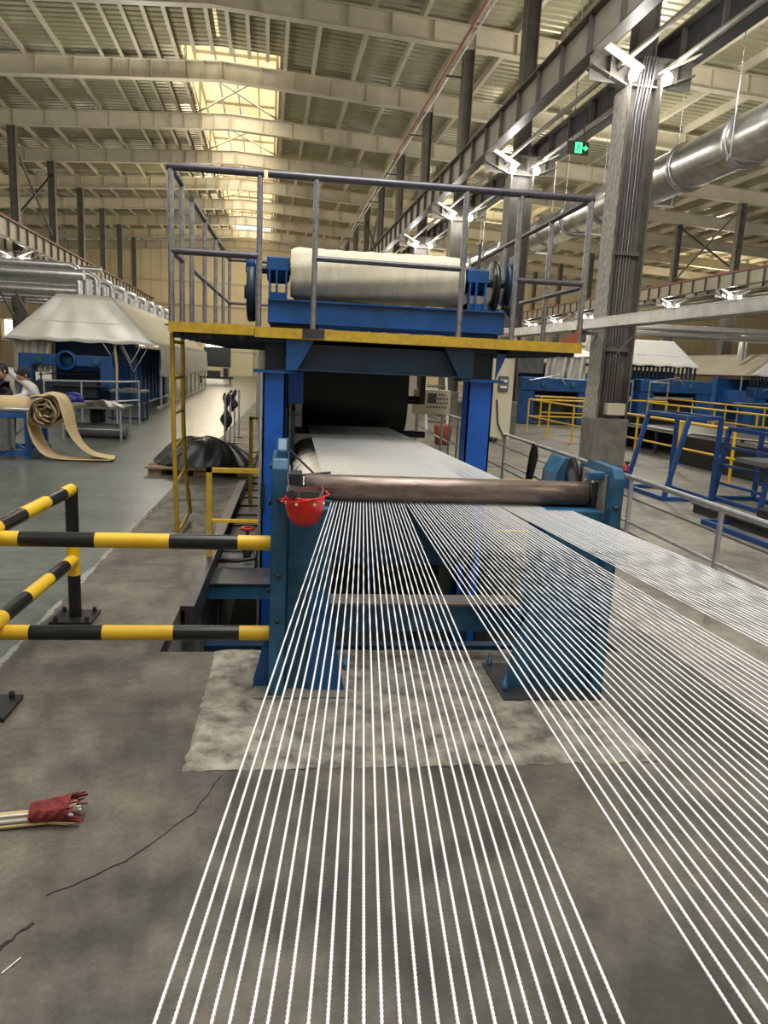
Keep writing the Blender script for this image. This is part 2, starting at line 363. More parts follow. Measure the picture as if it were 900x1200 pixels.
# raised skylight along the ridge
sk = MB(); zt = RZ+2.1
pw_ = (SK1-SK0+.2)/4; p0 = None
for i in range(4):
    for j in range(14):
        if p0 is None: p0 = part('skylight_sheet', MB().box(SK0-.1, SK0-.1+pw_-.03, SKY, SKY+3.12, zt, zt+.03), 'skin', ceil, label='glowing translucent skylight sheet')
        else: share(p0, ceil, i*pw_, j*3.14, .012*((i+j) % 2))
part('skylight_side', MB().box(SK0-.05, SK0, SKY, YE, zb(SK0)+.9, zt), 'skin', ceil)
part('skylight_side', MB().box(SK1, SK1+.05, SKY, YE, zb(SK1)+.9, zt), 'skin', ceil)
part('skylight_end', MB().box(SK0, SK1, SKY-.05, SKY, zb(RX)+.9, zt), 'skin', ceil)
for y in raf_y:
    if y < SKY: continue
    for (p, q) in (((SK0, y, zb(SK0)+.75), (SK1, y+PITCH, zb(SK1)+.75)), ((SK1, y, zb(SK1)+.75), (SK0, y+PITCH, zb(SK0)+.75))):
        part('skylight_brace', MB().bar(p, q, .09, .05), 'beam', ceil)
    part('skylight_arch', MB().box(SK0, SK0+.1, y-.05, y+.05, zb(SK0)+.7, zt).box(SK1-.1, SK1, y-.05, y+.05, zb(SK1)+.7, zt).box(SK0, SK1, y-.05, y+.05, zt-.12, zt), 'beam', ceil)
    part('skylight_arch', MB().box(SK0, SK1, y+PITCH/2-.04, y+PITCH/2+.04, zt-.1, zt), 'beam', ceil)
for x in (SK0+.05, SK0+.9, RX+.35, SK1-.85, SK1-.05):
    part('skylight_rail', MB().box(x-.03, x+.03, SKY, YE, zt-.14, zt), 'beam', ceil)
    part('skylight_rail', MB().box(x-.02, x+.02, SKY, YE, zb(RX)+.70, zb(RX)+.76), 'beam', ceil) if x in (SK0+.05, SK1-.05) else None
# ragged line of daylight through the closed ridge nearer the camera
for k in range(34):
    part('ridge_opening', MB().box(RX-.06, RX+.05, 20.2+k*.28, 20.2+k*.28+random.uniform(.09, .2), RZ+.86, RZ+.90), 'skin', ceil)

# ------------------------------------------------------------------ columns, brackets, lamps, crane girders
BZ = {6.15: .35, -11.3: -.55, 24.2: -.12}            # bracket level of each row against 6.5 m
def column(x, y, i, row):
    t = thing('steel_column', '%s %s column of the row %s' % (nth(i), 'grey steel H-section', row), 'column', (x, y, 0), 'B')
    zt_ = zb(x); q = BZ[x]
    w, dp = (.29, .26)
    lo = MB()
    lo.box(x-w, x-w+.03, y-dp, y+dp, .85, 6.2+q).box(x+w-.03, x+w, y-dp, y+dp, .85, 6.2+q).box(x-w, x+w, y-.015, y+.015, .85, 6.2+q)
    part('lower_shaft', lo, 'column', t)
    up = MB(); w2 = .17
    up.box(x-w2, x-w2+.02, y-.17, y+.17, 6.2+q, zt_).box(x+w2-.02, x+w2, y-.17, y+.17, 6.2+q, zt_).box(x-w2, x+w2, y-.012, y+.012, 6.2+q, zt_)
    part('upper_shaft', up, 'column', t)
    part('bracket', MB().box(x-.92, x+.92, y-.012, y+.012, 6.1+q, 6.5+q).box(x-.92, x+.92, y-.14, y+.14, 6.48+q, 6.52+q).prism([(x-.92, 6.3+q), (x-.3, 6.05+q), (x+.3, 6.05+q), (x+.92, 6.3+q), (x+.92, 6.33+q), (x+.3, 6.08+q), (x-.3, 6.08+q), (x-.92, 6.33+q)], 'y', y-.14, y+.14)
         .box(x-.6, x-.57, y-.13, y+.13, 6.15+q, 6.5+q).box(x+.57, x+.6, y-.13, y+.13, 6.15+q, 6.5+q), 'column', t)
    part('pedestal', MB().box(x-w-.03, x+w+.03, y-dp-.04, y+dp+.04, 0, .86), 'concrete', t, bevel=.02)
    return t
def lamp(x, y, i, row, power):
    q = BZ[x]
    for sd in (-1, 1):
        side = 'left' if sd < 0 else 'right'
        t = thing('bracket_lamp', 'lit bulb on the %s side of the %s column bracket, row %s' % (side, nth(i), row), 'lamp', (x+sd*.4, y-.3, 6.2+q), 'B')
        part('reflector', MB().prism([(x+sd*.80, 6.50+q), (x+sd*.18, 6.20+q), (x+sd*.18, 6.22+q), (x+sd*.80, 6.52+q)], 'y', y-.50, y-.27), 'strip', t)
        part('bulb', MB().lathe([(0, -.09), (.06, -.075), (.085, 0), (.06, .06), (.03, .09), (0, .095)], (x+sd*.30, y-.38, 6.12+q), 'z', 10), 'lamp', t)
        part('arm', MB().bar((x+sd*.42, y-.3, 6.28+q), (x+sd*.42, y, 6.3+q), .03), 'darksteel', t)
    l = bpy.data.lights.new('bracket_lamp_light', 'POINT'); l.energy = power; l.color = (1, .97, .92); l.shadow_soft_size = .12
    o = bpy.data.objects.new('bracket_lamp_light', l); COL.objects.link(o); o.location = bw(x-.40, y-.62, 5.95+q)
RC, LC, FC = 6.15, -11.3, 24.2
rows = ((RC, 'right of the machine'), (LC, 'left of the machine'), (FC, 'far right'))
for x, row in rows:
    n = 0; 
    for k in range(-3, 10):
        y = Y0+PITCH*k
        vis = y > (12 if x == RC else 30)
        if vis: column(x, y, n, row); n += 1
        if k in (-3, -2, -1) or vis or k % 2 == 0:
            if vis: lamp(x, y, n-1, row, 22)
            else:
                l = bpy.data.lights.new('bracket_lamp_light', 'POINT'); l.energy = 60; l.color = (1, .96, .88); l.shadow_soft_size = .25
                o = bpy.data.objects.new('bracket_lamp_light', l); COL.objects.link(o); o.location = bw(x, y-.45, 5.85)
def girder(x, y0, y1, label, red, mt='girder', zz=6.52, h=.72, inner=1):
    t = thing('crane_girder', label, 'girder', (x, y0, zz), 'B')
    part('web', MB().box(x-.01, x+.01, y0, y1, zz, zz+h), mt, t)
    part('flange', MB().box(x-.12, x+.12, y0, y1, zz-.02, zz), 'column' if mt == 'girder' else mt, t)
    part('flange', MB().box(x-.14, x+.14, y0, y1, zz+h, zz+h+.03), 'column', t)
    part('crane_rail', MB().box(x-.04, x+.04, y0, y1, zz+h+.03, zz+h+.12), 'rustred' if red else 'darksteel', t)
    s0 = part('stiffener', MB().box(x-.10, x+.10, y0, y0+.045, zz, zz+h), 'column', t); n = int((y1-y0)/1.23)
    for k in range(1, n): share(s0, t, 0, k*1.23)
    part('bottom_pipe', MB().tube([(x+inner*.42, y0, zz-.16), (x+inner*.42, y1, zz-.14)], .045, 8), 'girder', t, label='pale round conduit')
    return t
girder(5.32, 2, 73, 'ribbed cream crane girder on the left side of the column row right of the machine', False, zz=6.88, h=.62)
girder(7.0, 2, 73, 'dark crane girder on the right side of the column row right of the machine', False, 'darksteel', inner=-1, zz=6.88, h=.62)
girder(LC+.85, 20, 73, 'ribbed cream crane girder with red rail, left of the machine, right face', True, zz=5.97, h=.7)
girder(LC-.85, 20, 73, 'ribbed cream crane girder with red rail, behind the left columns', True, zz=5.97, h=.7)
girder(FC-.85, 14, 73, 'ribbed cream crane girder with red rail on the far right columns', True, zz=6.41, h=.65)
girder(FC+.85, 14, 73, 'ribbed crane girder behind the far right columns', True, zz=6.41, h=.65)
# first column of the right row: fireproofed flange painted pale for lamplight, risers and a switch box
c1 = [o for o in COL.objects if o.name == 'steel_column'][0]
def fp(u, w): return (RC-.305-.012*math.sin(w*90+u*7)*random.random(), Y0-.27+u*.54, .86+w*5.5)
part('coating', MB().grid(fp, 4, 60), 'lamplit_flange', c1, label='rough flange coating, painted pale for lamplight')
for k in range(5):
    x = RC-.10+k*.055
    part('riser_cable', MB().tube([(x, Y0-.06, 1.15), (x, Y0-.06, 3.4), (x+.01, Y0-.06, 6.0), (x+.05, Y0-.2, 6.85)], .012 if k % 2 else .018, 6), 'railsteel' if k % 2 else 'grey', c1)
part('switch_box', MB().box(RC-.14, RC+.20, Y0-.36, Y0-.2, .93, 1.14), 'ivory', c1, bevel=.01)
part('cable_clamp', MB().box(RC-.26, RC+.26, Y0-.12, Y0-.06, 2.05, 2.12).box(RC-.26, RC+.26, Y0-.12, Y0-.06, 3.7, 3.76), 'column', c1)
part('cable_loop', MB().tube([(RC-.2, Y0-.3, 2.3), (RC-.33, Y0-.33, 2.1), (RC-.30, Y0-.34, 1.9), (RC-.1, Y0-.33, 1.95), (RC+.1, Y0-.32, 2.2), (RC+.25, Y0-.3, 2.35)], .010, 6), 'grey', c1)
# bracing between columns
def brace(x, k, row, z1=10.6):
    y = Y0+PITCH*k
    for a, b_, nm in (((x, y, z1), (x, y+PITCH, 7.4), 'falling'), ((x, y, 7.4), (x, y+PITCH, z1), 'rising')):
        solo('wind_brace', '%s diagonal brace between the steel columns %s' % (nm, row), 'brace', MB().tube([a, b_], .06, 8), 'darksteel' if nm == 'rising' else 'column', a, 'B')
brace(LC, 4, 'on the left'); brace(FC, 4, 'on the far right'); brace(RC, 5, 'behind the top platform')
# small red fire pipe along the column tops
t = thing('fire_pipe', 'thin red and white pipe running under the roof beside the right-hand column row', 'pipe', (5.5, 18, 11.1), 'B')
part('pipe', MB().tube([(5.55, 14, 11.25), (5.55, 36, 10.9)], .04, 8), 'pinkpipe', t)
part('pipe', MB().tube([(5.55, 36, 10.9), (5.55, 72, 10.3)], .04, 8), 'galvpipe', t, label='white painted far length')
part('pipe', MB().tube([(5.70, 14, 11.15), (5.70, 72, 10.3)], .03, 8), 'galvpipe', t)
for k in range(8): part('pipe_hanger', MB().box(5.45, 6.0, Y0+PITCH*(k+1)-.03, Y0+PITCH*(k+1)+.03, 10.75-k*.05, 10.80-k*.05), 'darksteel', t)
# ------------------------------------------------------------------ big spiral duct, cable tray, exit sign
DX, DZ, DR = 8.02, 5.67, .42
t = thing('ventilation_duct', 'large shiny galvanised round ventilation duct hanging at upper right', 'duct', (DX, 4, DZ), 'B')
part('duct_body', MB().tube([(DX, 3, DZ), (DX, 62, DZ)], DR, 32), 'galv', t)
y = 5.3; ring = None
while y < 60:
    if ring is None:
        ring = part('flange_ring', MB().lathe([(DR, -.05), (DR+.045, -.04), (DR+.045, .04), (DR, .05)], (DX, y, DZ), 'y', 28), 'galvpipe', t); y00 = y
    else: share(ring, t, 0, y-y00)
    y += 1.82
for y in (8.5, 12.2, 15.8, 19.4, 23, 27, 31):
    part('hanger_wire', MB().tube([(DX-.5, y, DZ-.4), (DX-.5, y, zb(DX)+.6)], .01, 5).tube([(DX+.5, y, DZ-.4), (DX+.5, y, zb(DX)+.6)], .01, 5).box(DX-.55, DX+.55, y-.02, y+.02, DZ-.45, DZ-.41), 'galvpipe', t)
t = thing('cable_tray', 'long galvanised cable tray crossing in front of the large grey column', 'cable tray', (5.4, 4, 2.4), 'B')
part('tray_channel', MB().box(5.33, 5.36, 3.5, 60, 2.38, 2.53).box(5.56, 5.59, 3.5, 60, 2.38, 2.53).box(5.33, 5.59, 3.5, 60, 2.38, 2.39), 'galv', t)
part('tray_lid', MB().box(5.32, 5.60, 3.5, 60, 2.53, 2.545), 'galvpipe', t)
for k in range(8): part('tray_bracket', MB().box(5.33, 5.86, Y0+PITCH*k-.04, Y0+PITCH*k+.04, 2.32, 2.38), 'column', t)
sx0, sy, sz = 5.78, 15.0, 6.0
t = thing('exit_sign', 'hanging green exit sign with running man and right arrow', 'sign', (sx0, sy, sz), 'B')
part('sign_case', MB().box(sx0-.02, sx0+.42, sy, sy+.04, sz-.12, sz+.12), 'darksteel', t)
part('door_pictogram', MB().box(sx0+.14, sx0+.28, sy-.006, sy, sz-.095, sz+.10), 'green', t)
mn = MB().lathe([(0, -.015), (.015, 0), (0, .015)], (sx0+.215, sy-.01, sz+.065), 'y', 8)
for p, q in (((.21, .045), (.195, -.01)), ((.195, -.01), (.23, -.04)), ((.23, -.04), (.225, -.08)), ((.195, -.01), (.165, -.045)), ((.165, -.045), (.15, -.045)), ((.21, .035), (.245, .015)), ((.21, .035), (.175, .02))):
    mn.bar((sx0+p[0], sy-.01, sz+p[1]), (sx0+q[0], sy-.01, sz+q[1]), .008, .016)
part('running_man', mn, 'darksteel', t)
part('arrow', MB().box(sx0+.30, sx0+.36, sy-.008, sy, sz-.02, sz+.02).prism([(sx0+.35, sz-.055), (sx0+.41, sz), (sx0+.35, sz+.055)], 'y', sy-.008, sy), 'green', t)
part('hanging_wire', MB().tube([(sx0+.08, sy+.02, sz+.12), (sx0+.08, sy+.02, sz+2)], .006, 5), 'darksteel', t)
part('hanging_wire', MB().tube([(sx0+.36, sy+.02, sz+.12), (sx0+.30, sy+.02, sz+.35), (sx0+.28, sy+.02, sz+.6)], .012, 5), 'darksteel', t)
# ================================================================== machine line
# ---------------------------------------- front guide roller on its stand
RY, RZc, RR = 3.56, 1.012, .062
st = thing('guide_roller_stand', 'blue floor stand carrying the long brown steel guide roller', 'roller stand', (.7, 3.4, 0))
for sgn, x0, x1 in ((-1, -.09, -.015), (1, 1.53, 1.585)):
    prof = [(3.36, -.02), (3.36, 1.12), (3.39, 1.165), (3.68, 1.17), (3.76, 1.10), (3.76, .0)]
    sp = part('side_plate', MB().prism(prof, 'x', x0, x1), 'teal', st, bevel=.006)
    xe = x0-.006 if sgn < 0 else x1
    for (yy, zz) in ((3.45, .95), (3.45, .75), (3.45, .52), (3.45, .3), (3.6, 1.1)):
        part('bolt', MB().lathe([(.014, 0), (.014, .012), (.006, .016)], (xe if sgn > 0 else x0-.016, yy, zz), 'x', 6), 'darksteel', sp)
    for (xx, zz) in ((( x0+x1)/2, .98), ((x0+x1)/2, .62), ((x0+x1)/2, .4)):
        part('bolt', MB().lathe([(.006, -.014), (.013, -.01), (.013, 0)], (xx, 3.36, zz), 'y', 6), 'darksteel', sp)
part('column', MB().box(-.015, .20, 3.44, 3.68, 0, .93), 'teal', st, bevel=.008)
part('column', MB().box(1.235, 1.53, 3.42, 3.68, 0, .95), 'teal', st, bevel=.008)
part('gusset', MB().prism([(-.09, .36), (-.09, 0), (-.17, 0), (-.165, .06)], 'y', 3.47, 3.49), 'blue', st)
part('gusset', MB().prism([(.17, .55), (.20, .40), (.285, 0), (.10, 0), (.10, .5)], 'y', 3.42, 3.44), 'blue', st)
part('gusset', MB().prism([(1.235, .52), (1.235, 0), (1.10, 0), (1.105, .06), (1.125, .20), (1.165, .34)], 'y', 3.43, 3.45), 'teal', st)
part('base_plate', MB().box(-.16, .30, 3.34, 3.75, .01, .022), 'concrete', st)
part('base_plate', MB().box(1.06, 1.56, 3.30, 3.75, .01, .022), 'darksteel', st)  # dark plate stands in for the shadow under the right stand
for (x, y) in ((.30, 3.68), (1.09, 3.70), (-.13, 3.68), (1.09, 3.4)):
    part('anchor_bolt', MB().lathe([(.016, .03), (.016, .055), (.009, .055), (.009, .10), (0, .10)], (x, y, 0), 'z', 6), 'teal', st)
cb = part('cross_beam', MB().box(.20, 1.235, 3.84, 3.94, .17, .33).box(.17, .20, 3.60, 3.94, .17, .33).box(1.235, 1.26, 3.60, 3.94, .17, .33), 'teal', st)
part('beam_flange', MB().box(.16, 1.27, 3.80, 3.97, .33, .342), 'column', cb)
part('roller', MB().lathe([(.03, .06), (RR-.004, .062), (RR, .068), (RR, 1.474), (RR-.004, 1.48), (.03, 1.482)], (.0, RY, RZc), 'x', 40), 'roller', st)
part('shaft', MB().tube([(-.05, RY, RZc), (1.52, RY, RZc)], .022, 14), 'galvpipe', st)
for x0, x1 in ((-.015, .05), (1.495, 1.53)):
    bh = part('bearing_housing', MB().box(x0, x1, RY-.06, RY+.06, RZc-.075, RZc+.07).lathe([(.05, x0-.005), (.055, x0), (.055, x1), (.05, x1+.005)], (0, RY, RZc), 'x', 16), 'darksteel', st, bevel=.004)
    for dy in (-.045, .045): part('bolt', MB().lathe([(.008, 0), (.008, .03)], (x0, RY+dy, RZc+.065), 'z', 6), 'galvpipe', bh)
part('clamp_bracket', MB().prism([(3.42, 1.06), (3.42, 1.20), (3.48, 1.25), (3.56, 1.24), (3.60, 1.16), (3.60, 1.06)], 'x', -.07, -.02), 'teal', st, bevel=.008)
part('bearing_flange', MB().box(1.518, 1.53, 3.42, 3.72, .90, 1.13), 'concrete', st, bevel=.004)
part('clamp_bracket', MB().box(1.44, 1.53, 3.44, 3.50, 1.10, 1.14), 'teal', st, bevel=.008)
part('tie_rod', MB().tube([(-.02, 3.5, 1.20), (.10, 3.49, 1.09)], .006, 6).tube([(-.02, 3.62, 1.05), (.19, 3.62, 1.075)], .007, 6), 'darksteel', st)
part('brake_disc', MB().lathe([(.04, 0), (.105, 0), (.105, .02), (.04, .02)], (1.50, 3.82, 1.06), 'x', 28), 'black', st)
part('drive_cover', MB().prism([(1.47, .90), (1.475, 1.05), (1.52, 1.14), (1.64, 1.105), (1.64, .90)], 'y', 3.97, 4.2), 'teal', st, bevel=.006)
# red helmet hung on the stand
HC = (.060, 3.262, 1.005)
t = thing('safety_helmet', 'red safety helmet hanging upside down from the left end of the guide roller', 'helmet', HC)
hp = [(0, -.122), (.03, -.119), (.055, -.105), (.075, -.077), (.086, -.038), (.089, 0), (.090, .012)]
part('shell', MB().lathe(hp, HC, 'z', 32), 'red', t, solid=.004)
part('brim', MB().add([(HC[0]+(r+(.025 if math.sin(a) < -.2 else .008))*math.cos(a), HC[1]+(r+(.03 if math.sin(a) < 0 else .006))*math.sin(a), HC[2]+.012+.02*math.cos(a)) for r in (.086, .094) for a in [6.28318*k/32 for k in range(32)]],
     [(k, (k+1) % 32, 32+(k+1) % 32, 32+k) for k in range(32)], 0, True), 'red', t, solid=.004)
for a in (-2.75, -2.0, -1.1, -.45): part('rivet', MB().lathe([(0, -.003), (.006, -.002), (.007, 0)], (HC[0]+.090*math.cos(a), HC[1]+.090*math.sin(a), HC[2]-.012), 'y', 10), 'white', t)
hb = MB()
for k in range(24):
    a, b_ = 6.28318*k/24, 6.28318*(k+1)/24
    hb.bar((HC[0]+.08*math.cos(a), HC[1]+.09*math.sin(a), HC[2]+.03+.008*math.sin(3*a)), (HC[0]+.08*math.cos(b_), HC[1]+.09*math.sin(b_), HC[2]+.03+.008*math.sin(3*b_)), .005, .028)
part('head_band', hb, 'grey', t)
part('adjuster_knob', MB().lathe([(.02, -.015), (.024, 0), (.02, .015)], (HC[0]-.06, HC[1]-.075, HC[2]+.035), 'y', 12).box(HC[0]-.02, HC[0]+.06, HC[1]-.1, HC[1]-.085, HC[2]+.02, HC[2]+.05), 'darksteel', t)
part('chin_strap', MB().tube([(HC[0]-.07, HC[1], HC[2]+.02), (HC[0]-.08, HC[1]+.1, HC[2]+.10), (HC[0]-.075, HC[1]+.22, HC[2]+.14)], .005, 6), 'darksteel', t)

# ---------------------------------------- steel cords
CZ = RZc-RR-.003
def ordinal(n): return '%d%s' % (n, 'th' if 10 < n % 100 < 14 else {1: 'st', 2: 'nd', 3: 'rd'}.get(n % 10, 'th'))
def cord(i, n, band, xr, xn, grp):
    sgn = 1 if i % 2 else -1
    pos = 'leftmost' if i == 0 else 'rightmost' if i == n-1 else None
    t_r = (xr-.2)/1.15; xb = .17+t_r*.93
    def at(y): return xr+(xn-xr)*(RY-y)/(RY-.6)
    r = .0025
    ys = np.concatenate([np.linspace(-.4, .42, 3), np.arange(.44, 1.75, .0017), np.arange(1.76, 2.6, .012), np.linspace(2.65, RY, 8)])
    ph = random.uniform(0, 6.28); K = 6
    ang = np.arange(K)*2*math.pi/K
    p = ph+sgn*2*math.pi*ys/.0125
    A = ang[None, :]; P_ = p[:, None]
    tw = np.where((ys > .43) & (ys < 2.6), 1, 0)[:, None]
    rad = r*(1-.40*tw*np.sin(A-P_)**2)
    X = at(ys)[:, None]+rad*np.cos(A); Z = CZ+rad*np.sin(A)+0*P_; Y = ys[:, None]+0*A
    V = np.stack([X, Y, Z], -1).reshape(-1, 3)
    # run under the roller and on to the far drum
    y2 = np.array([4.2, 5.2, 6.4, 8.02]); 
    x2 = xr+(xb-xr)*(y2-RY)/(7.0-RY); z2 = np.full(4, CZ)
    V2 = np.stack([x2[:, None]+r*np.cos(A), y2[:, None]+0*A, z2[:, None]+r*np.sin(A)], -1).reshape(-1, 3)
    V = np.concatenate([V, V2]); o3 = np.array([at(0), 0., CZ]); V = V-o3
    m_ = len(ys)+4; I = (np.arange(m_-1)*K)[:, None]+np.arange(K)[None, :]; J = (np.arange(m_-1)*K)[:, None]+((np.arange(K)+1) % K)[None, :]
    F = np.stack([I, J, J+K, I+K], -1).reshape(-1, 4)
    me = bpy.data.meshes.new('steel_wire'); me.vertices.add(len(V)); me.vertices.foreach_set('co', V.astype(np.float32).ravel())
    me.loops.add(F.size); me.loops.foreach_set('vertex_index', F.astype(np.int32).ravel())
    me.polygons.add(len(F)); me.polygons.foreach_set('loop_start', np.arange(0, F.size, 4, dtype=np.int32)); me.polygons.foreach_set('loop_total', np.full(len(F), 4, dtype=np.int32))
    me.polygons.foreach_set('use_smooth', np.ones(len(F), dtype=bool)); me.update(calc_edges=True); me.materials.append(M['cord'])
    o = bpy.data.objects.new('steel_wire', me); COL.objects.link(o); o.location = o3
    o['label'] = ('%s twisted white steel wire of the %s band of wires' % (pos, band)) if pos else '%s twisted white steel wire from the left in the %s band of wires' % (ordinal(i+1), band)
    o['category'] = 'wire'; o['group'] = grp
for n, a, b_, na, nb, band in ((26, .197, .547, -.13, .352, 'left'), (34, .561, 1.01, .475, 1.175, 'middle'), (23, 1.027, 1.345, 1.31, 1.71, 'right')):
    for i in range(n):
        u = i/(n-1); cord(i, n, band, a+(b_-a)*u+random.uniform(-.001, .001), na+(nb-na)*u+random.uniform(-.002, .002), 'steel wires of the %s band' % band)

# ---------------------------------------- main tower frame and work platform
PY, PB, PL, PR, PZ = 6.30, 11.8, -1.01, 2.45, 1.85
fr_ = thing('machine_tower', 'blue steel tower frame standing in the pit under the yellow-edged platform', 'machine frame', (.7, 6.5, -1.5))
for x0, x1 in ((-.26, -.07), (1.52, 1.74)):
    xm = (x0+x1)/2
    for yy in ((6.45, 9.6) if xm < 1 else (6.45,)):
        part('leg', MB().box(x0, x1, yy, yy+.014, -1.5, 1.5).box(x0, x1, yy+.21, yy+.224, -1.5, 1.5).box(x0 if xm < 1 else x0+.0, (x0+.014), yy, yy+.22, -1.5, 1.5).box(x1-.014, x1, yy, yy+.22, -1.5, 1.5), 'blue2', fr_)
        part('cap_plate', MB().box(x0-.08, x1+.08, yy-.05, yy+.27, 1.5, 1.525), 'blue', fr_)
        part('head_post', MB().box(x0+.01, x1-.01, yy+.04, yy+.2, 1.525, 1.78), 'navy', fr_)
part('front_beam', MB().box(-.05, 1.50, 6.40, 6.42, 1.53, 1.78).box(-.05, 1.50, 6.34, 6.50, 1.53, 1.545), 'navy', fr_)
part('front_beam', MB().box(-.25, 1.72, 6.52, 6.60, 1.62, 1.78), 'navy', fr_)
part('side_beam', MB().box(-.22, -.10, 6.6, PB, 1.60, 1.78), 'navy', fr_)
part('side_beam', MB().box(1.57, 1.69, 6.6, PB, 1.60, 1.78), 'navy', fr_)
part('haunch', MB().prism([(-.07, 1.78), (-.07, 1.53), (.02, 1.53), (.16, 1.78)], 'y', 6.33, 6.345), 'blue', fr_)
part('haunch', MB().prism([(1.52, 1.78), (1.52, 1.53), (1.40, 1.53), (1.26, 1.78)], 'y', 6.33, 6.345), 'navy', fr_)
part('haunch', MB().prism([(1.74, 1.78), (1.74, 1.53), (1.84, 1.78)], 'y', 6.4, 6.42), 'blue', fr_)
part('low_tie', MB().box(-.07, 1.52, 6.5, 6.6, .14, .22), 'blue2', fr_)
part('low_tie', MB().box(-.07, 1.52, 5.9, 6.0, -.50, -.34), 'teal', fr_)
part('low_tie', MB().box(-.6, 1.9, 5.2, 5.3, -.62, -.45), 'navy', fr_)
part('low_post', MB().tube([(.72, 6.42, .2), (.72, 6.42, -.6)], .022, 10), 'blue2', fr_)
part('side_panel', MB().box(-.07, -.05, 6.7, 9.6, -.4, 1.2), 'navy', fr_)
part('side_panel', MB().box(-.02, .02, 7.0, 9.4, .45, 1.15), 'teal', fr_)
part('conduit', MB().tube([(-.275, 6.4, -1.2), (-.275, 6.4, 1.5)], .012, 8), 'galvpipe', fr_)
part('lift_handle', MB().box(-.27, -.23, 6.43, 6.45, .33, .55), 'navy', fr_)
part('undergear', MB().box(.05, 1.45, 6.9, 8.6, -.9, -.1).box(.2, 1.3, 6.7, 6.9, -.5, -.05), 'pit', fr_)
part('electric_box', MB().box(-.05, .09, 7.1, 7.3, 1.21, 1.52), 'blue2', fr_, bevel=.01)
part('electric_box', MB().box(-.10, -.0, 10.3, 10.4, 1.1, 1.75), 'blue', fr_)
t = thing('work_platform', 'elevated work platform with worn yellow edge and steel pipe railings', 'platform', (PL, PY, PZ))
part('deck_plate', MB().box(PL+.01, PR-.01, PY+.01, PB, 1.825, 1.842), 'darksteel', t)
part('edge_channel', MB().box(PL, -.33, PY-.02, PY+.005, 1.795, 1.875), 'yellowworn', t)
part('edge_channel', MB().box(-.325, PR, PY-.02, PY+.005, 1.785, 1.868), 'yellowworn', t)
part('edge_channel', MB().box(PL, PL+.02, PY, PB, 1.795, 1.875).box(PR-.02, PR, PY, PB, 1.795, 1.868), 'yellowworn', t)
for k in range(12): part('joist', MB().box(PL+.02, PR-.02, PY+.1+k*.46, PY+.14+k*.46, 1.75, 1.825), 'navy', t)
for k in range(3): part('edge_joist', MB().box(PL+.05+k*.25, PL+.09+k*.25, PY+.02, PB, 1.76, 1.825), 'darksteel', t)
part('base_patch', MB().prism([(.06, 1.795), (.24, 1.80), (.24, 1.87), (.06, 1.87)], 'y', PY-.032, PY-.02), 'darksteel', t, label='black grease patch')
TR = 3.045
def post(x, y, ztop=TR, r=.024):
    p = part('railing_post', MB().tube([(x, y, 1.86), (x, y, ztop)], r, 12), 'railsteel', t)
    part('foot', MB().box(x-.05, x+.05, y-.04, y+.04, 1.842, 1.852), 'darksteel', p)
fy = PY+.03
for x in (PL+.02, -.30, .145, 1.37, 1.83, PR-.02): post(x, fy)
def rail(name, pts, r, m='railtop'): part(name, MB().tube(pts, r, 12), m, t)
rail('top_rail', [(PL-.01, fy, TR), (-.27, fy, TR)], .030)
rail('top_rail', [(-.24, fy, TR+.0), (PR, fy, TR)], .030)
rail('mid_rail', [(PL+.02, fy, 2.42), (-.31, fy, 2.42)], .027)
rail('mid_rail', [(.145, fy, 2.43), (1.37, fy, 2.42)], .022)
rail('mid_rail', [(1.83, fy, 2.36), (PR-.02, fy, 2.36)], .022)
rail('top_rail', [(PL+.02, fy, TR), (PL+.02, 6.92, TR)], .027); rail('mid_rail', [(PL+.02, fy, 2.42), (PL+.02, 6.95, 2.42)], .024)
post(PL+.02, 6.92)
for y in (7.55, 8.6, 9.75, 10.75, 11.75): post(PL+.02, y)
rail('top_rail', [(PL+.02, 7.52, TR), (PL+.02, 11.78, TR)], .028); rail('mid_rail', [(PL+.02, 7.55, 2.42), (PL+.02, 11.78, 2.42)], .022)
rail('top_rail', [(PL+.02, 11.75, TR), (.2, 11.75, TR)], .024); rail('mid_rail', [(PL+.02, 11.75, 2.42), (.2, 11.75, 2.42)], .02)
for y in (7.3, 8.9, 10.6): post(PR-.02, y)
rail('top_rail', [(PR-.02, fy, TR), (PR-.02, 10.65, TR)], .028); rail('mid_rail', [(PR-.02, fy, 2.34), (PR-.02, 10.65, 2.34)], .022)
part('corner_gusset', MB().prism([(PR-.02, 1.86), (PR-.20, 1.86), (PR-.03, 1.99)], 'y', fy-.02, fy-.012), 'rustred', t, label='rusty weld gusset')
part('hanging_chain_post', MB().tube([(2.12, 8.9, TR), (2.12, 8.9, 2.62)], .02, 8), 'railtop', t)
# ladder
LX = PL-.0
t = thing('access_ladder', 'worn yellow vertical ladder hanging from the left side of the platform', 'ladder', (LX, 6.8, .05))
part('stile', MB().tube([(LX, 6.47, 1.79), (LX, 6.52, .9), (LX, 6.68, .03)], .020, 10), 'yellowworn', t)
part('stile', MB().tube([(LX, 7.06, 1.79), (LX, 7.08, 1.0), (LX, 7.16, .62), (LX, 7.52, .06)], .020, 10), 'yellowworn', t)
for k, (z0, z1, ya, yb) in enumerate(((1.72, 1.72, 6.47, 7.06), (1.42, 1.42, 6.48, 7.06), (1.12, 1.12, 6.49, 7.06), (.82, .86, 6.51, 7.1), (.50, .56, 6.57, 7.19), (.04, .07, 6.68, 7.5))):
    part('rung', MB().tube([(LX, ya, z0), (LX, yb, z1)], .015, 8), 'yellowworn', t)
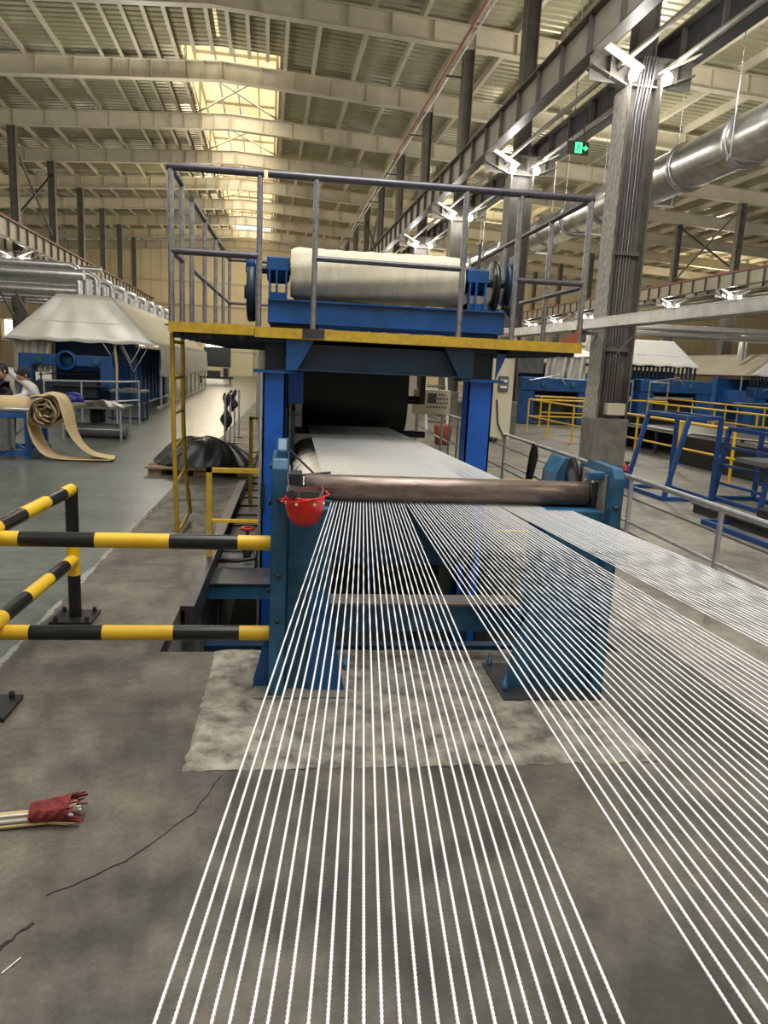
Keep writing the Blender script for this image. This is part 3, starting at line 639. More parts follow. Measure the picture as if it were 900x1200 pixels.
# ---------------------------------------- fabric let-off on the platform
t = thing('let_off_base', 'blue fabric unwinding frame with bearing blocks and brake on the platform', 'machine', (.8, 6.9, PZ))
part('front_beam', MB().box(-.24, 1.88, 6.75, 6.77, 1.93, 2.13).box(-.24, 1.88, 6.72, 6.83, 2.115, 2.13).box(-.24, 1.88, 6.72, 6.83, 1.93, 1.945), 'blue', t)
part('rear_beam', MB().box(-.24, 1.88, 7.5, 7.6, 1.93, 2.13), 'blue', t)
part('end_beam', MB().box(-.24, -.05, 6.77, 7.5, 1.93, 2.11), 'blue', t); part('end_beam', MB().box(1.62, 1.88, 6.77, 7.5, 1.93, 2.11), 'blue', t)
part('foot_block', MB().box(-.22, .2, 6.8, 7.5, 1.845, 1.93), 'navy', t); part('foot_block', MB().box(1.5, 1.84, 6.8, 7.5, 1.845, 1.93), 'teal', t)
for x0, x1 in ((-.26, -.06), (1.54, 1.74)):
    bb = part('bearing_block', MB().box(x0, x1, 6.88, 7.20, 2.38, 2.50), 'blue', t, bevel=.01)
    part('block_foot', MB().box(x0+.02, x1-.02, 6.9, 7.18, 2.13, 2.2), 'blue', bb)
    for xx in (x0+.02, x0+.08, x1-.035): part('rib', MB().box(xx, xx+.015, 6.86, 7.2, 2.13, 2.38), 'blue', bb)
    part('housing', MB().lathe([(.08, x0), (.115, x0+.02), (.115, x1-.02), (.08, x1)], (0, 7.05, 2.40), 'x', 20), 'teal', bb)
dk = part('brake_wheel', MB().lathe([(.05, 0), (.25, .0), (.26, .015), (.26, .055), (.25, .07), (.05, .07)], (-.43, 7.05, 2.20), 'x', 32), 'navy', t)
part('wheel_hub', MB().lathe([(.0, -.03), (.06, -.03), (.06, .0)], (-.43, 7.05, 2.20), 'x', 16), 'darksteel', dk)
part('wheel_cover', MB().lathe([(0, 0), (.06, 0), (.06, .08), (0, .08)], (-.44, 6.95, 2.44), 'x', 16), 'blue', t)
dk = part('brake_disc', MB().lathe([(.05, 0), (.24, .0), (.245, .01), (.245, .03), (.24, .04), (.05, .04)], (1.80, 7.05, 2.36), 'x', 32), 'black', t)
part('disc_slot', MB().lathe([(.12, -.004), (.18, -.004), (.18, .0)], (1.80, 7.05, 2.36), 'x', 24), 'darksteel', dk)
part('brake_disc', MB().lathe([(.05, 0), (.19, .0), (.20, .02), (.19, .04), (.05, .04)], (1.92, 7.05, 2.40), 'x', 28), 'navy', t)
part('brake_caliper', MB().prism([(1.96, 2.20), (1.98, 2.66), (2.04, 2.55), (2.04, 2.12)], 'y', 6.92, 7.15), 'darksteel', t, bevel=.01)
part('shaft', MB().tube([(-.45, 7.05, 2.40), (2.0, 7.05, 2.40)], .035, 12), 'rollerblk', t)
part('drip_sheet', MB().grid(lambda u, v: (-.02+u*1.42, 6.95+v*.35, 2.20-.10*u-.06*math.sin(v*3.14)), 12, 6), 'cloth', t, label='slack cream cloth tail')
CR_ = .225
def croll(u, v):
    x = -.05+u*1.57; a = v*6.28318
    e = min(1, min(u, 1-u)*18)
    r = CR_*(.90+.10*math.sqrt(e))+.004*math.sin(a*9+u*6)+.003*math.sin(u*60+a*3)
    return (x, 7.05+r*math.cos(a), 2.385+r*math.sin(a))
cm = MB().grid(croll, 60, 60)
cm.lathe([(.04, 0), (.205, 0)], (-.05, 7.05, 2.385), 'x', 40).lathe([(.04, 0), (.205, 0)], (1.52, 7.05, 2.385), 'x', 40)
t = thing('fabric_roll', 'large cream fabric roll lying in the blue unwinder on top of the platform', 'fabric roll', (.73, 7.05, 2.385))
part('wound_fabric', cm, 'cloth', t)
# ---------------------------------------- black rubber drum, fabric table under the cords
t = thing('rubber_drum', 'large black rubber covered drum hanging under the platform', 'drum', (.66, 8.3, 1.22))
part('rubber_cover', MB().lathe([(.05, .10), (.33, .10), (.34, .11), (.34, 1.22), (.33, 1.23), (.05, 1.23)], (0, 8.35, 1.20), 'x', 48), 'rubber', t)
part('rubber_web', MB().grid(lambda u, v: (.10+u*1.13, 8.005+.005*math.sin(u*9), 1.22+v*.57), 10, 6), 'rubber', t, label='flat rubber sheet coming down')
part('shaft', MB().tube([(-.10, 8.35, 1.24), (1.42, 8.35, 1.24)], .045, 14), 'rollerblk', t)
part('shaft_arm', MB().box(1.40, 1.46, 8.28, 8.42, 1.2, 1.62), 'rollerblk', t)
random.seed(11)
t = thing('fabric_table', 'cream fabric covered table under the steel cords in front of the drum', 'table', (.75, 7, .5))
def ft(u, v):
    x = .02+u*1.36; y = 5.5+v*2.65; e = min(u, 1-u)
    z = .80-.13*math.exp(-e*34)-.05*math.exp(-v*22)
    z += .012*math.sin(y*19+math.sin(x*23)*1.3)*math.exp(-e*9)
    return (x-.02*math.sin(y*23)*math.exp(-e*20), y, z)
part('fabric_cover', MB().grid(ft, 60, 90), 'cloth', t)
part('fabric_hem', MB().grid(lambda u, v: (.03+.02*math.sin(u*30)+.01*math.sin(v*20), 5.6+u*2.5, .58+v*.16), 50, 8), 'cloth', t, label='wrinkled hanging side')
part('support_frame', MB().box(.1, 1.4, 5.5, 5.56, .1, .6).box(.06, .12, 5.5, 8.0, .1, .4).box(1.38, 1.44, 5.5, 8.0, .1, .4), 'navy', t)
for k, (x, y) in enumerate(((.1, 5.6), (1.38, 5.6), (.1, 7.9), (1.38, 7.9))): part('leg', MB().box(x, x+.06, y, y+.06, -1.5, .3), 'navy', t)
solo('pressure_roller', 'thin steel roller under the cords just in front of the black drum', 'roller', MB().tube([(.02, 7.85, .90), (1.4, 7.85, .90)], .035, 14), 'rollerblk', (.7, 7.85, .90))
# operator panel on the far side
t = thing('control_panel', 'ivory operator panel with grey display and rows of black buttons', 'control panel', (2.7, 12, 0), 'B')
cp = part('panel_box', MB().box(2.36, 2.98, 12.0, 12.16, .86, 1.26), 'ivory', t, bevel=.008)
part('display', MB().box(2.60, 2.74, 11.99, 12.0, 1.04, 1.20), 'screen', cp)
for r_, (z, n, x0) in enumerate(((1.185, 3, 2.79), (1.12, 4, 2.77), (1.05, 4, 2.77), (.98, 7, 2.60))):
    for k in range(n):
        c_ = 'yellow' if (r_ == 0 and k == 2) else 'redb' if (r_ == 3 and k == 0) else 'black'
        part('button', MB().lathe([(.012, 0), (.014, -.015), (.0, -.02)], (x0+k*.05, 12.0, z), 'y', 8), c_, cp)
for x in (2.45, 2.88): part('stand_leg', MB().tube([(x, 12.08, 0), (x, 12.08, .86)], .02, 8), 'galvpipe', t)
part('cable_arm', MB().box(2.42, 2.50, 11.8, 11.9, 1.05, 1.7), 'darksteel', t)
# small yellow railings beside the pit
def small_rail(name, label, x0, x1, y, z1=.74, z0=-.11, mid=.31):
    t = thing(name, label, 'railing', (x0, y, z0))
    part('post', MB().box(x0-.022, x0+.022, y-.02, y+.02, z0, z1), 'yellowworn', t)
    part('top_rail', MB().box(x0-.022, x1, y-.02, y+.02, z1-.035, z1), 'yellowworn', t)
    part('mid_rail', MB().box(x0, x1, y-.012, y+.012, mid-.012, mid+.012), 'yellow', t)
    return t
small_rail('pit_railing', 'small worn yellow railing at the pit edge left of the tower leg', -.655, -.265, 6.0)
small_rail('pit_railing', 'farther small yellow railing beside the pit, behind the left tower leg', -.50, -.265, 9.1, .93, -.11, .5)
t = small_rail('pit_railing', 'small yellow railing seen through the cords at the pit right of the tower', 2.08, 2.10, 6.0, .72, -.02, .3)
part('top_rail', MB().tube([(1.76, 6.0, .70), (2.10, 6.0, .70)], .02, 8), 'yellowworn', t)
part('mid_rail', MB().tube([(1.76, 6.0, .27), (2.08, 6.0, .27)], .012, 8), 'yellow', t)
t = thing('pit_bridge', 'dark blue steel ledge bridging the pit behind the striped rails', 'ledge', (-.45, 5.7, -.15))
part('ledge_beam', MB().box(PX0, -.06, 5.62, 5.70, -.23, -.11), 'teal', t)
part('ledge_plate', MB().box(PX0, -.06, 5.60, 6.06, -.11, -.10), 'darksteel', t)
part('green_tube', MB().tube([(-.64, 6.9, .58), (-.26, 6.9, .58)], .014, 8), 'teal', t)
t = thing('hydraulic_valve', 'small pipe valve with red handwheel on the ledge beside the blue leg', 'valve', (-.35, 6.3, -.1))
part('valve_body', MB().lathe([(.03, -.1), (.045, -.02), (.03, .04), (.015, .05), (.015, .16)], (-.37, 6.35, 0), 'z', 12).tube([(-.6, 6.35, .0), (-.27, 6.35, 0)], .02, 8), 'darksteel', t)
part('handwheel', MB().lathe([(.035, -.01), (.06, -.01), (.06, .01), (.035, .01)], (-.37, 6.35, .17), 'z', 16, ring=True), 'redb', t)
part('hose', MB().tube([(-.6, 6.25, -.09), (-.45, 6.15, -.07), (-.3, 6.2, -.06), (-.28, 6.3, .05)], .018, 8), 'rubber', t)
# ---------------------------------------- striped guard rail
t = thing('striped_guard_rail', 'yellow and black striped pipe guard rail joined to the roller stand', 'guard rail', (-1.3, 4.5, 0))
def striped(name, p, q, r, cuts, first):
    mb = MB(); p = Vector(p); q = Vector(q); d = q-p; Lg = d.length; cs = [0]+[c for c in cuts if 0 < c < Lg]+[Lg]
    for i in range(len(cs)-1):
        mb.tube([p+d*(cs[i]/Lg), p+d*(cs[i+1]/Lg)], r, 18, (i+first) % 2, cap=True)
    return part(name, mb, ['yellow', 'black'], t)
gx0, gx1, gy = -2.6, -.09, 3.46
def xat(px, z): return (px-318)*.00407-.09
striped('rail', (gx1, gy, .752), (gx0, gy, .752), .036, [-.09-xat(280, 0), -.09-xat(203, 0), -.09-xat(121.5, 0), -.09-xat(39.7, 0), 1.46, 1.79, 2.12], 0)
striped('rail', (gx1, gy, .302), (gx0, gy, .302), .036, [-.09-xat(282.5, 0), -.09-xat(206.5, 0), -.09-xat(126.5, 0), -.09-xat(46, 0), 1.44, 1.77, 2.1], 0)
striped('side_rail', (-1.29, 4.5, .80), (-1.40, 2.0, .78), .036, [.15, .40, .72, 1.0, 1.32, 1.64, 1.96, 2.28], 0)
striped('side_rail', (-1.29, 4.5, .375), (-1.40, 2.0, .34), .036, [.15, .40, .72, 1.0, 1.32, 1.64, 1.96, 2.28], 0)
pp = striped('post', (-1.29, 4.5, .81), (-1.29, 4.5, 0), .037, [.285, .53], 1)
part('base_plate', MB().box(-1.41, -1.17, 4.38, 4.62, .0, .02), 'black', pp)
for dx in (-.09, .09):
    for dy in (-.09, .09): part('bolt', MB().lathe([(.013, .02), (.013, .045), (.006, .05)], (-1.29+dx, 4.5+dy, 0), 'z', 6), 'black', pp)
pp = striped('post', (-1.37, 3.28, .81), (-1.37, 3.28, 0), .037, [.285, .53], 1)
part('base_plate', MB().box(-1.50, -1.22, 3.16, 3.40, .0, .02), 'black', pp)
for dx in (-.1, .1):
    for dy in (-.09, .09): part('bolt', MB().lathe([(.013, .02), (.013, .045), (.006, .05)], (-1.36+dx, 3.28+dy, 0), 'z', 6), 'black', pp)
# red-taped bundle of cord ends on the floor
t = thing('cord_bundle', 'bundle of white cord ends bound with red tape on the floor', 'cord bundle', (-.9, 2.38, .03))
random.seed(5)
for k in range(22):
    a = random.uniform(0, 6.28); r = .024*math.sqrt(random.random())
    y0_, z0_ = 2.40+r*math.cos(a), .030+r*math.sin(a)
    part('strand', MB().tube([(-1.5, 2.33+(y0_-2.4)*.6, .018+(z0_-.03)*.5), (-1.1, 2.37+(y0_-2.4)*.9, z0_), (-.80, y0_+.012, z0_), (-.715+random.uniform(-.02, .01), y0_*1.0+.02+(y0_-2.4)*.8, z0_+(z0_-.03)*.6+.006)], .0045, 5), 'white' if k % 3 else 'canvas', t)
part('red_binding', MB().grid(lambda u, v: (-.86+u*.13, 2.415+.02*u+(.034+.016*u+.004*math.sin(v*40+u*20))*math.cos(v*6.283), .042+.008*u+(.034+.010*u+.004*math.sin(v*31))*math.sin(v*6.283)), 16, 36), 'redcloth', t)
for k in range(26):
    a = random.uniform(0, 6.28)
    part('frayed_end', MB().tube([(-.74, 2.43+.045*math.cos(a), .048+.038*math.sin(a)), (-.72+random.uniform(0, .03), 2.435+.055*math.cos(a), .05+.045*math.sin(a))], .003, 4), 'redcloth', t)
solo('floor_scrap', 'short pale wire offcut lying on the floor near the crack', 'scrap', MB().tube([(-.72, 1.76, .004), (-.69, 1.81, .004)], .002, 5), 'white', (-.7, 1.78, .004))
# ---------------------------------------- steel handrail to the right
t = thing('steel_handrail', 'long grey steel pipe handrail to the right of the cords', 'handrail', (2.8, 4.5, 0))
part('top_rail', MB().tube([(2.8, -.5, .79), (2.8, 9.62, .79)], .020, 12), 'galvpipe', t)
part('mid_rail', MB().tube([(2.8, -.5, .42), (2.8, 9.62, .42)], .014, 10), 'galvpipe', t)
for y in (.5, 1.83, 3.16, 4.47, 5.8, 7.1, 8.4, 9.6): part('post', MB().tube([(2.8, y, 0), (2.8, y, .79)], .019, 10), 'galvpipe', t)
t = thing('steel_handrail', 'farther steel handrail section beside the control panel behind the drum', 'handrail', (2.8, 11, 0))
part('top_rail', MB().tube([(2.8, 10.6, .79), (2.8, 13.2, .79)], .020, 10), 'railsteel', t); part('mid_rail', MB().tube([(2.8, 10.6, .3), (2.8, 16, .3)], .014, 8), 'railsteel', t)
for y in (10.6, 11.1, 11.9, 12.5, 13.2): part('post', MB().tube([(2.8, y, 0), (2.8, y, .79)], .018, 8), 'railsteel' if y != 11.1 else 'rubber', t)
solo('rubber_sleeve', 'black rubber sleeve hanging on the steel handrail', 'sleeve', MB().tube([(2.79, 8.33, .80), (2.79, 8.33, .66), (2.76, 8.33, .42), (2.75, 8.34, .30)], [.03, .055, .045, .03], 10), 'rubber', (2.79, 8.33, .8))
# ================================================================== left side of the hall
def hood(x0, x1, xt0, xt1, y0, y1, zb_, zt_, label, front='sheet', side='tarp', drop=.0, side_drop=1.0, post_y=(), both=False, name='press_hood', topy=None):
    t = thing(name, label, 'hood', ((x0+x1)/2, y0, 0), 'B')
    ty = y0+.5 if topy is None else topy
    def fr(u, v):
        xa = x0+(xt0-x0)*v; xb_ = x1+(xt1-x1)*v
        return (xa+(xb_-xa)*u, y0+(ty-y0)*v+.008*math.sin(u*17+v*5), zb_+(zt_-zb_)*v+.03*math.sin(u*31)*(1-v)*.6)
    part('front_sheet', MB().grid(fr, 30, 10), front, t, solid=.01)
    part('sheet_seam', MB().bar((x0+(xt0-x0)*.42, y0+(ty-y0)*.42-.015, zb_+(zt_-zb_)*.42), (x1+(xt1-x1)*.42, y0+(ty-y0)*.42-.015, zb_+(zt_-zb_)*.42), .012, .03), front, t)
    part('side_sheet', MB().grid(lambda u, v: (x1+(xt1-x1)*v, y0+(ty-y0)*v+(y1-y0)*u, zb_+(zt_-zb_)*v-.08*math.sin(v*3.14)), 20, 6), side, t, solid=.01)
    part('side_sheet', MB().grid(lambda u, v: (x0+(xt0-x0)*v, y0+(ty-y0)*v+(y1-y0)*u, zb_+(zt_-zb_)*v-.08*math.sin(v*3.14)), 20, 6), side, t, solid=.01)
    part('top_sheet', MB().box(xt0, xt1, ty, y1, zt_-.01, zt_+.01), side, t)
    if side_drop:
        n = int((y1-y0)/1.0)
        for k in range(n):
            ya = y0+.9+k*1.0; zl = zb_-side_drop*(.9+.2*random.random())
            if ya > y1-1: break
            part('curtain_strip', MB().grid(lambda u, v: (x1+.05*math.sin(u*14+v*3+k), ya+u*.96, zb_+(zl-zb_)*v), 14, 6), 'foil' if side == 'tarp' else 'sheetw', t)
    for yy in post_y:
        for xx in ((x1-.05, x0+.05) if both else (x1-.05,)):
            part('hood_post', MB().tube([(xx, yy, 0), (xx, yy, zb_)], .035, 8), 'galvpipe', t)
    part('floor_rail', MB().box(x1-.09, x1-.01, y0+.9, y1, 0, .05), 'galvpipe', t)
    return t
HY = 23.0
hd = hood(-7.45, -3.25, -6.05, -4.60, HY, 42, 1.87, 3.22, 'large silvery hood with sloping sides over the long press line on the left', 'sheet', 'tarp', side_drop=.95, post_y=[HY+1.5+k*1.9 for k in range(10)], both=True)
part('cable_bundle', MB().tube([(-4.45, HY+.3, 1.9), (-4.40, HY+.3, 1.2), (-4.42, HY+.3, .2)], .04, 8), 'canvas', hd)
part('hanging_wire', MB().tube([(-4.75, HY+.1, 1.9), (-4.5, HY+.1, 1.5), (-4.35, HY+.1, 1.85)], .012, 6).tube([(-4.2, HY+.1, 1.85), (-3.95, HY+.1, 1.35), (-3.7, HY+.3, 1.85)], .015, 6).tube([(-4.25, HY+.2, 1.8), (-3.9, HY+.2, 1.1), (-3.5, HY+.4, 1.85)], .012, 6), 'galvpipe', hd)
part('left_curtain', MB().grid(lambda u, v: (-7.35+u*.95+.03*math.sin(u*20), HY+.6+.05*math.sin(u*30+v*3), 1.85-v*.9), 20, 6), 'foil', hd)
# exhaust stacks on the hood with pipes running off to the left
st0 = None
for k in range(9):
    y = HY+1.2+k*2.1
    if k == 0:
        st0 = thing('exhaust_pipe', 'nearest silver exhaust pipe elbow rising from the left hood', 'pipe', (-5.3, y, 3.2), 'B')
        part('riser', MB().tube([(-5.35, y, 3.1), (-5.35, y, 3.72)], .13, 14), 'galvpipe', st0)
        part('duct', MB().tube([(-5.55, y-.15, 3.1), (-5.55, y-.15, 3.88), (-5.62, y-.15, 4.0), (-5.8, y-.15, 4.08), (-16, y-.15, 4.08)], .10, 12), 'galvpipe', st0)
    else:
        c = copy_tree(st0); c.location = bw(-5.3+.06*k, y, 3.2-.02*k); c['label'] = '%s silver exhaust pipe elbow counted along the left hood' % nth(k)
for k, (z, r, y) in enumerate(((3.82, .16, 24.0), (3.55, .13, 24.6), (3.38, .11, 24.4), (4.25, .10, 26.4), (2.55, .10, 23.9), (2.15, .09, 23.8))):
    xr_ = -5.4 if k < 4 else -8.2
    solo('pipe_run', '%s of the horizontal pipes at the left edge, counted %s' % (('thickest shiny', 'middle', 'lower', 'highest thin', 'dark', 'lowest dark')[k], 'by height'), 'pipe', MB().tube([(-20, y, z), (xr_, y, z)], r, 14), 'galvpipe' if k < 4 else 'darksteel', (-12, y, z), 'B')
t = thing('cross_ladder', 'sloping steel ladder frame beside the left column behind the hood', 'ladder', (-9, 28, 2.6), 'B')
part('stile', MB().bar((-9.6, 28, 4.6), (-8.6, 28, 2.6), .07), 'column', t); part('stile', MB().bar((-9.1, 28, 4.6), (-8.1, 28, 2.6), .07), 'column', t)
for k in range(6): part('rung', MB().bar((-9.5+k*.17, 28, 4.4-k*.34), (-9.0+k*.17, 28, 4.4-k*.34), .04), 'column', t)
# blue press under the hood
t = thing('belt_press', 'dark blue hydraulic press with round opening in its front beam, under the left hood', 'press', (-5.6, HY+.6, 0), 'B')
part('back_housing', MB().box(-6.45, -4.15, HY+1.6, HY+2.0, .05, 1.93), 'blue', t)
part('side_wall', MB().box(-4.15, -4.05, HY+1.0, HY+9, .05, 1.8), 'navy', t)
for k in range(9): part('side_rib', MB().box(-4.05, -3.97, HY+1.1+k*.8, HY+1.25+k*.8, .05, 1.8), 'blue', t)
fb = part('front_beam', MB().box(-7.1, -5.98, HY+.2, HY+.5, 1.18, 1.50).box(-5.60, -4.50, HY+.2, HY+.5, 1.18, 1.50), 'blue', t, bevel=.02)
part('ring', MB().lathe([(.22, -.05), (.29, -.05), (.29, .35), (.22, .35)], (-5.79, HY+.2, 1.34), 'y', 28, ring=True), 'blue', t)
part('ring_back', MB().lathe([(0, .3), (.22, .3), (.22, .31), (0, .31)], (-5.79, HY+.2, 1.34), 'y', 24), 'teal', t)
for x in (-6.55, -4.95): part('beam_boss', MB().lathe([(.10, -.04), (.13, -.03), (.13, 0)], (x, HY+.2, 1.34), 'y', 18), 'teal', fb)
part('beam_leg', MB().box(-4.85, -4.45, HY+.2, HY+.55, .5, 1.2), 'blue', t); part('beam_leg', MB().box(-7.1, -6.75, HY+.2, HY+.55, .1, 1.2), 'blue', t)
part('upper_motor', MB().box(-5.4, -5.1, HY+.3, HY+.6, 1.85, 2.15), 'darksteel', t, bevel=.02)
part('rubber_sheet', MB().grid(lambda u, v: (-6.6+u*1.9, HY+.25+v*1.0, .98-.10*(1-u)**2+.03*v), 12, 4), 'rubber', t, solid=.015)
part('rubber_sheet', MB().grid(lambda u, v: (-6.2+u*1.5, HY+.35+v*1.0, 1.08+.01*v), 6, 4), 'galvpipe', t, label='bright platen edge')
part('lower_table', MB().box(-6.9, -4.9, HY-.1, HY+1.5, .3, .72), 'navy', t)
part('lower_table', MB().box(-6.1, -4.6, HY-.4, HY+.1, .62, .66), 'darksteel', t)
# drying aisle beyond: dark screen on a stand, pale side rails
t = thing('dark_screen', 'dark rectangular board standing on a trolley at the far end of the aisle', 'board', (-3.3, 50, 0), 'B')
part('board', MB().box(-4.05, -2.35, 50, 50.15, 1.05, 2.3), 'screen', t)
part('trolley', MB().box(-4.3, -2.2, 49.4, 50.4, .3, .45).box(-3.8, -3.0, 49.6, 50.2, .45, .8).box(-2.8, -2.5, 49.6, 50, .45, 1.0), 'darksteel', t)
for x in (-4.2, -2.35): part('wheel', MB().lathe([(.12, -.04), (.15, 0), (.12, .04)], (x, 49.5, .15), 'x', 12), 'rubber', t)
t = thing('strip_enclosure', 'pale enclosure with translucent curtain strips and posts beside the aisle beyond the tower', 'enclosure', (-.9, 22, 0))
for k in range(14):
    part('curtain_strip', MB().grid(lambda u, v: (-.92+.03*math.sin(u*9+k), 19.5+k*1.05+u*1.0, 2.0-v*1.0), 8, 2), 'foil', t)
    part('enclosure_post', MB().tube([(-.92, 19.5+k*1.05, 0), (-.92, 19.5+k*1.05, 2.0)], .03, 8), 'galvpipe', t)
part('top_rail', MB().tube([(-.92, 19.5, 2.0), (-.92, 34.3, 2.0)], .04, 8), 'galvpipe', t)
part('roof_sheet', MB().box(-.95, 2.2, 19.5, 34.2, 2.0, 2.04), 'tarp', t)
t = thing('clothes_rail', 'low pipe rail with dark work jackets hanging on it beside the pit', 'rail', (-1.15, 13, 0))
for y in (12.6, 13.6, 14.6, 15.8): 
    part('post', MB().tube([(-1.12, y, 0), (-1.12, y, .98)], .018, 8), 'galvpipe', t)
    part('base_plate', MB().box(-1.2, -1.04, y-.08, y+.08, 0, .015), 'darksteel', t)
part('rail', MB().tube([(-1.12, 12.6, .98), (-1.12, 15.8, .98)], .018, 8), 'galvpipe', t)
for y, w, l, lb in ((12.85, .5, .62, 'nearer dark work jacket hanging on the low pipe rail'), (14.2, .7, .36, 'farther dark work jacket bunched on the low pipe rail')):
    solo('work_jacket', lb, 'jacket', MB().grid(lambda u, v: (-1.12+(.06+.05*math.sin(u*11))*math.cos(v*6.283)*(.5+u*.6), y+w*.5*(math.sin(v*6.283))*(1-.35*u)+.04*math.sin(u*7), 1.02-l*u+.03*math.sin(v*14)), 12, 20), 'jack', (-1.12, y, 1.0))
for k, (x, y) in enumerate(((-.92, 10.6), (-.85, 11.6))):
    solo('floor_block', '%s small dark block on the floor by the pit edge' % ('nearer', 'farther')[k], 'block', MB().box(x-.06, x+.06, y-.08, y+.08, 0, .13), 'darksteel', (x, y, 0), bevel=.01)
# pallet with black sheeting
t = thing('wooden_pallet', 'low wooden pallet under the black plastic heap in the left aisle', 'pallet', (-1.28, 10.7, 0))
for k in range(4): part('board', MB().box(-1.98, -.55, 10.25+k*.32, 10.45+k*.32, .09, .115), 'wood', t)
for x in (-1.85, -1.25, -.66):
    part('block', MB().box(x-.09, x+.09, 10.3, 10.45, .0, .09), 'wood', t); part('block', MB().box(x-.09, x+.09, 11.2, 11.35, 0, .09), 'wood', t)
random.seed(21)
def heap(u, v):
    a = v*6.28318; r = u
    x = -1.25+.72*r*math.cos(a)*(1+.06*math.sin(3*a)); y = 10.85+.62*r*math.sin(a)*(1+.07*math.sin(2*a+1))
    z = .12+.37*(1-r**2.2)*(1+.18*math.cos(a+2.6)*r)+.05*math.sin(a*5+r*7)*r*(1-r*.7)+.028*math.sin(a*13+2+r*9)*r+.02*math.sin(x*15+y*11)*(1-r)
    return (x, y, max(z, .118))
solo('black_tarpaulin', 'heap covered by black plastic sheeting on a pallet behind the yellow ladder', 'tarpaulin', MB().grid(heap, 24, 64), 'plastic', (-1.28, 10.85, .12))
# winding stand with canvas rolls, left edge
t = thing('winding_stand', 'blue steel winding stand with crossed braces at the left edge', 'stand', (-3.9, 11.9, 0), 'B')
for x in (-3.50, -5.0):
    for y in (11.65, 12.5): part('leg', MB().box(x-.03, x+.05, y, y+.08, 0, .66), 'blue', t)
for y in (11.65, 12.5):
    part('rail', MB().box(-5.0, -3.45, y, y+.08, .60, .67), 'blue', t); part('rail', MB().box(-5.0, -3.45, y, y+.08, .04, .12), 'blue', t)
part('brace', MB().bar((-3.5, 11.69, .1), (-4.0, 11.69, .45), .04), 'blue', t); part('brace', MB().bar((-3.95, 11.69, .1), (-3.5, 11.69, .5), .03), 'railsteel', t)
part('rail', MB().box(-3.5, -3.42, 11.65, 12.6, .6, .67), 'blue', t); part('rail', MB().box(-3.5, -3.42, 11.65, 12.6, .04, .12), 'blue', t)
part('shaft', MB().tube([(-4.6, 12.0, .70), (-3.12, 11.62, .72)], .03, 10), 'galvpipe', t)
part('hanging_bag', MB().grid(lambda u, v: (-4.0+.36*u, 11.60+.04*math.sin(u*12), .60-.46*v+.03*math.sin(u*9)*v), 10, 6), 'grey', t)
def spiral(cx, cy, cz, r0, r1, turns, L_, name, label, fr_='B', seedp=0.):
    t = thing(name, label, 'fabric roll', (cx, cy, cz), fr_)
    def sp(u, v):
        a = u*turns*6.28318+1.1; r = r0+(r1-r0)*u+.018*math.sin(a*2.3+seedp)+.010*math.sin(a*5.1)
        return (cx+r*math.cos(a), cy+v*L_, cz+r*math.sin(a))
    part('canvas_layer', MB().grid(sp, int(40*turns), 3), 'canvas', t, solid=.022)
    part('dark_layer', MB().grid(lambda u, v: (cx+(sp(u, v)[0]-cx)*.95, cy-.012+v*L_, cz+(sp(u, v)[2]-cz)*.95), int(40*turns), 3), 'canvasback', t, solid=.012)
    part('core', MB().lathe([(0, 0), (r0*.8, 0), (r0*.8, L_*.9), (0, L_*.9)], (cx, cy+.04, cz), 'y', 16), 'canvasback', t)
    return t
big = spiral(-3.18, 11.45, .72, .07, .27, 4.2, .55, 'canvas_roll', 'big loosely wound tan canvas roll with dark core hanging on the left stand')
small = thing('canvas_roll', 'smaller canvas roll with red end on top of the blue winding stand', 'fabric roll', (-3.8, 11.7, .72), 'B')
part('wound_canvas', MB().lathe([(0, 0), (.14, 0), (.15, .03), (.15, .42), (.14, .45), (0, .45)], (-3.98, 11.95, .76), 'x', 24), 'canvas', small)
part('red_end', MB().lathe([(0, -.02), (.11, -.02), (.12, 0), (.12, .02)], (-4.0, 11.95, .76), 'x', 20), 'redb', small)
def ribbon(pts, w, name, label):
    mb = MB(); n = 40; P_ = [Vector(p) for p in pts]; k = len(P_)-1
    def cr_(tt):
        i = min(int(tt*k), k-1); s_ = tt*k-i
        a, b_, c, d = P_[max(i-1, 0)], P_[i], P_[i+1], P_[min(i+2, k)]
        return .5*((2*b_)+(c-a)*s_+(2*a-5*b_+4*c-d)*s_*s_+(3*b_-a-3*c+d)*s_**3)
    mb.grid(lambda u, v: tuple(cr_(u)+Vector(((v-.5)*.06*math.sin(u*5), (v-.5)*w, .008*math.sin(v*9)*math.sin(u*8)))), n, 8)
    return solo(name, label, 'canvas', mb, 'canvas', tuple(P_[0]), 'B', solid=.012)
ribbon([(-3.15, 11.6, .99), (-2.98, 11.6, .93), (-2.90, 11.6, .70), (-2.86, 11.65, .45), (-2.74, 11.7, .22), (-2.56, 11.7, .09), (-2.28, 11.75, .03)], .42, 'canvas_strip', 'tan canvas strip falling from the big roll to the floor in the aisle')
ribbon([(-3.44, 11.7, .70), (-3.42, 11.7, .50), (-3.34, 11.7, .25), (-3.20, 11.7, .07), (-2.95, 11.7, .02), (-2.6, 11.7, .02), (-2.32, 11.7, .02)], .38, 'canvas_strip', 'tan canvas strip looping under the big roll along the floor')
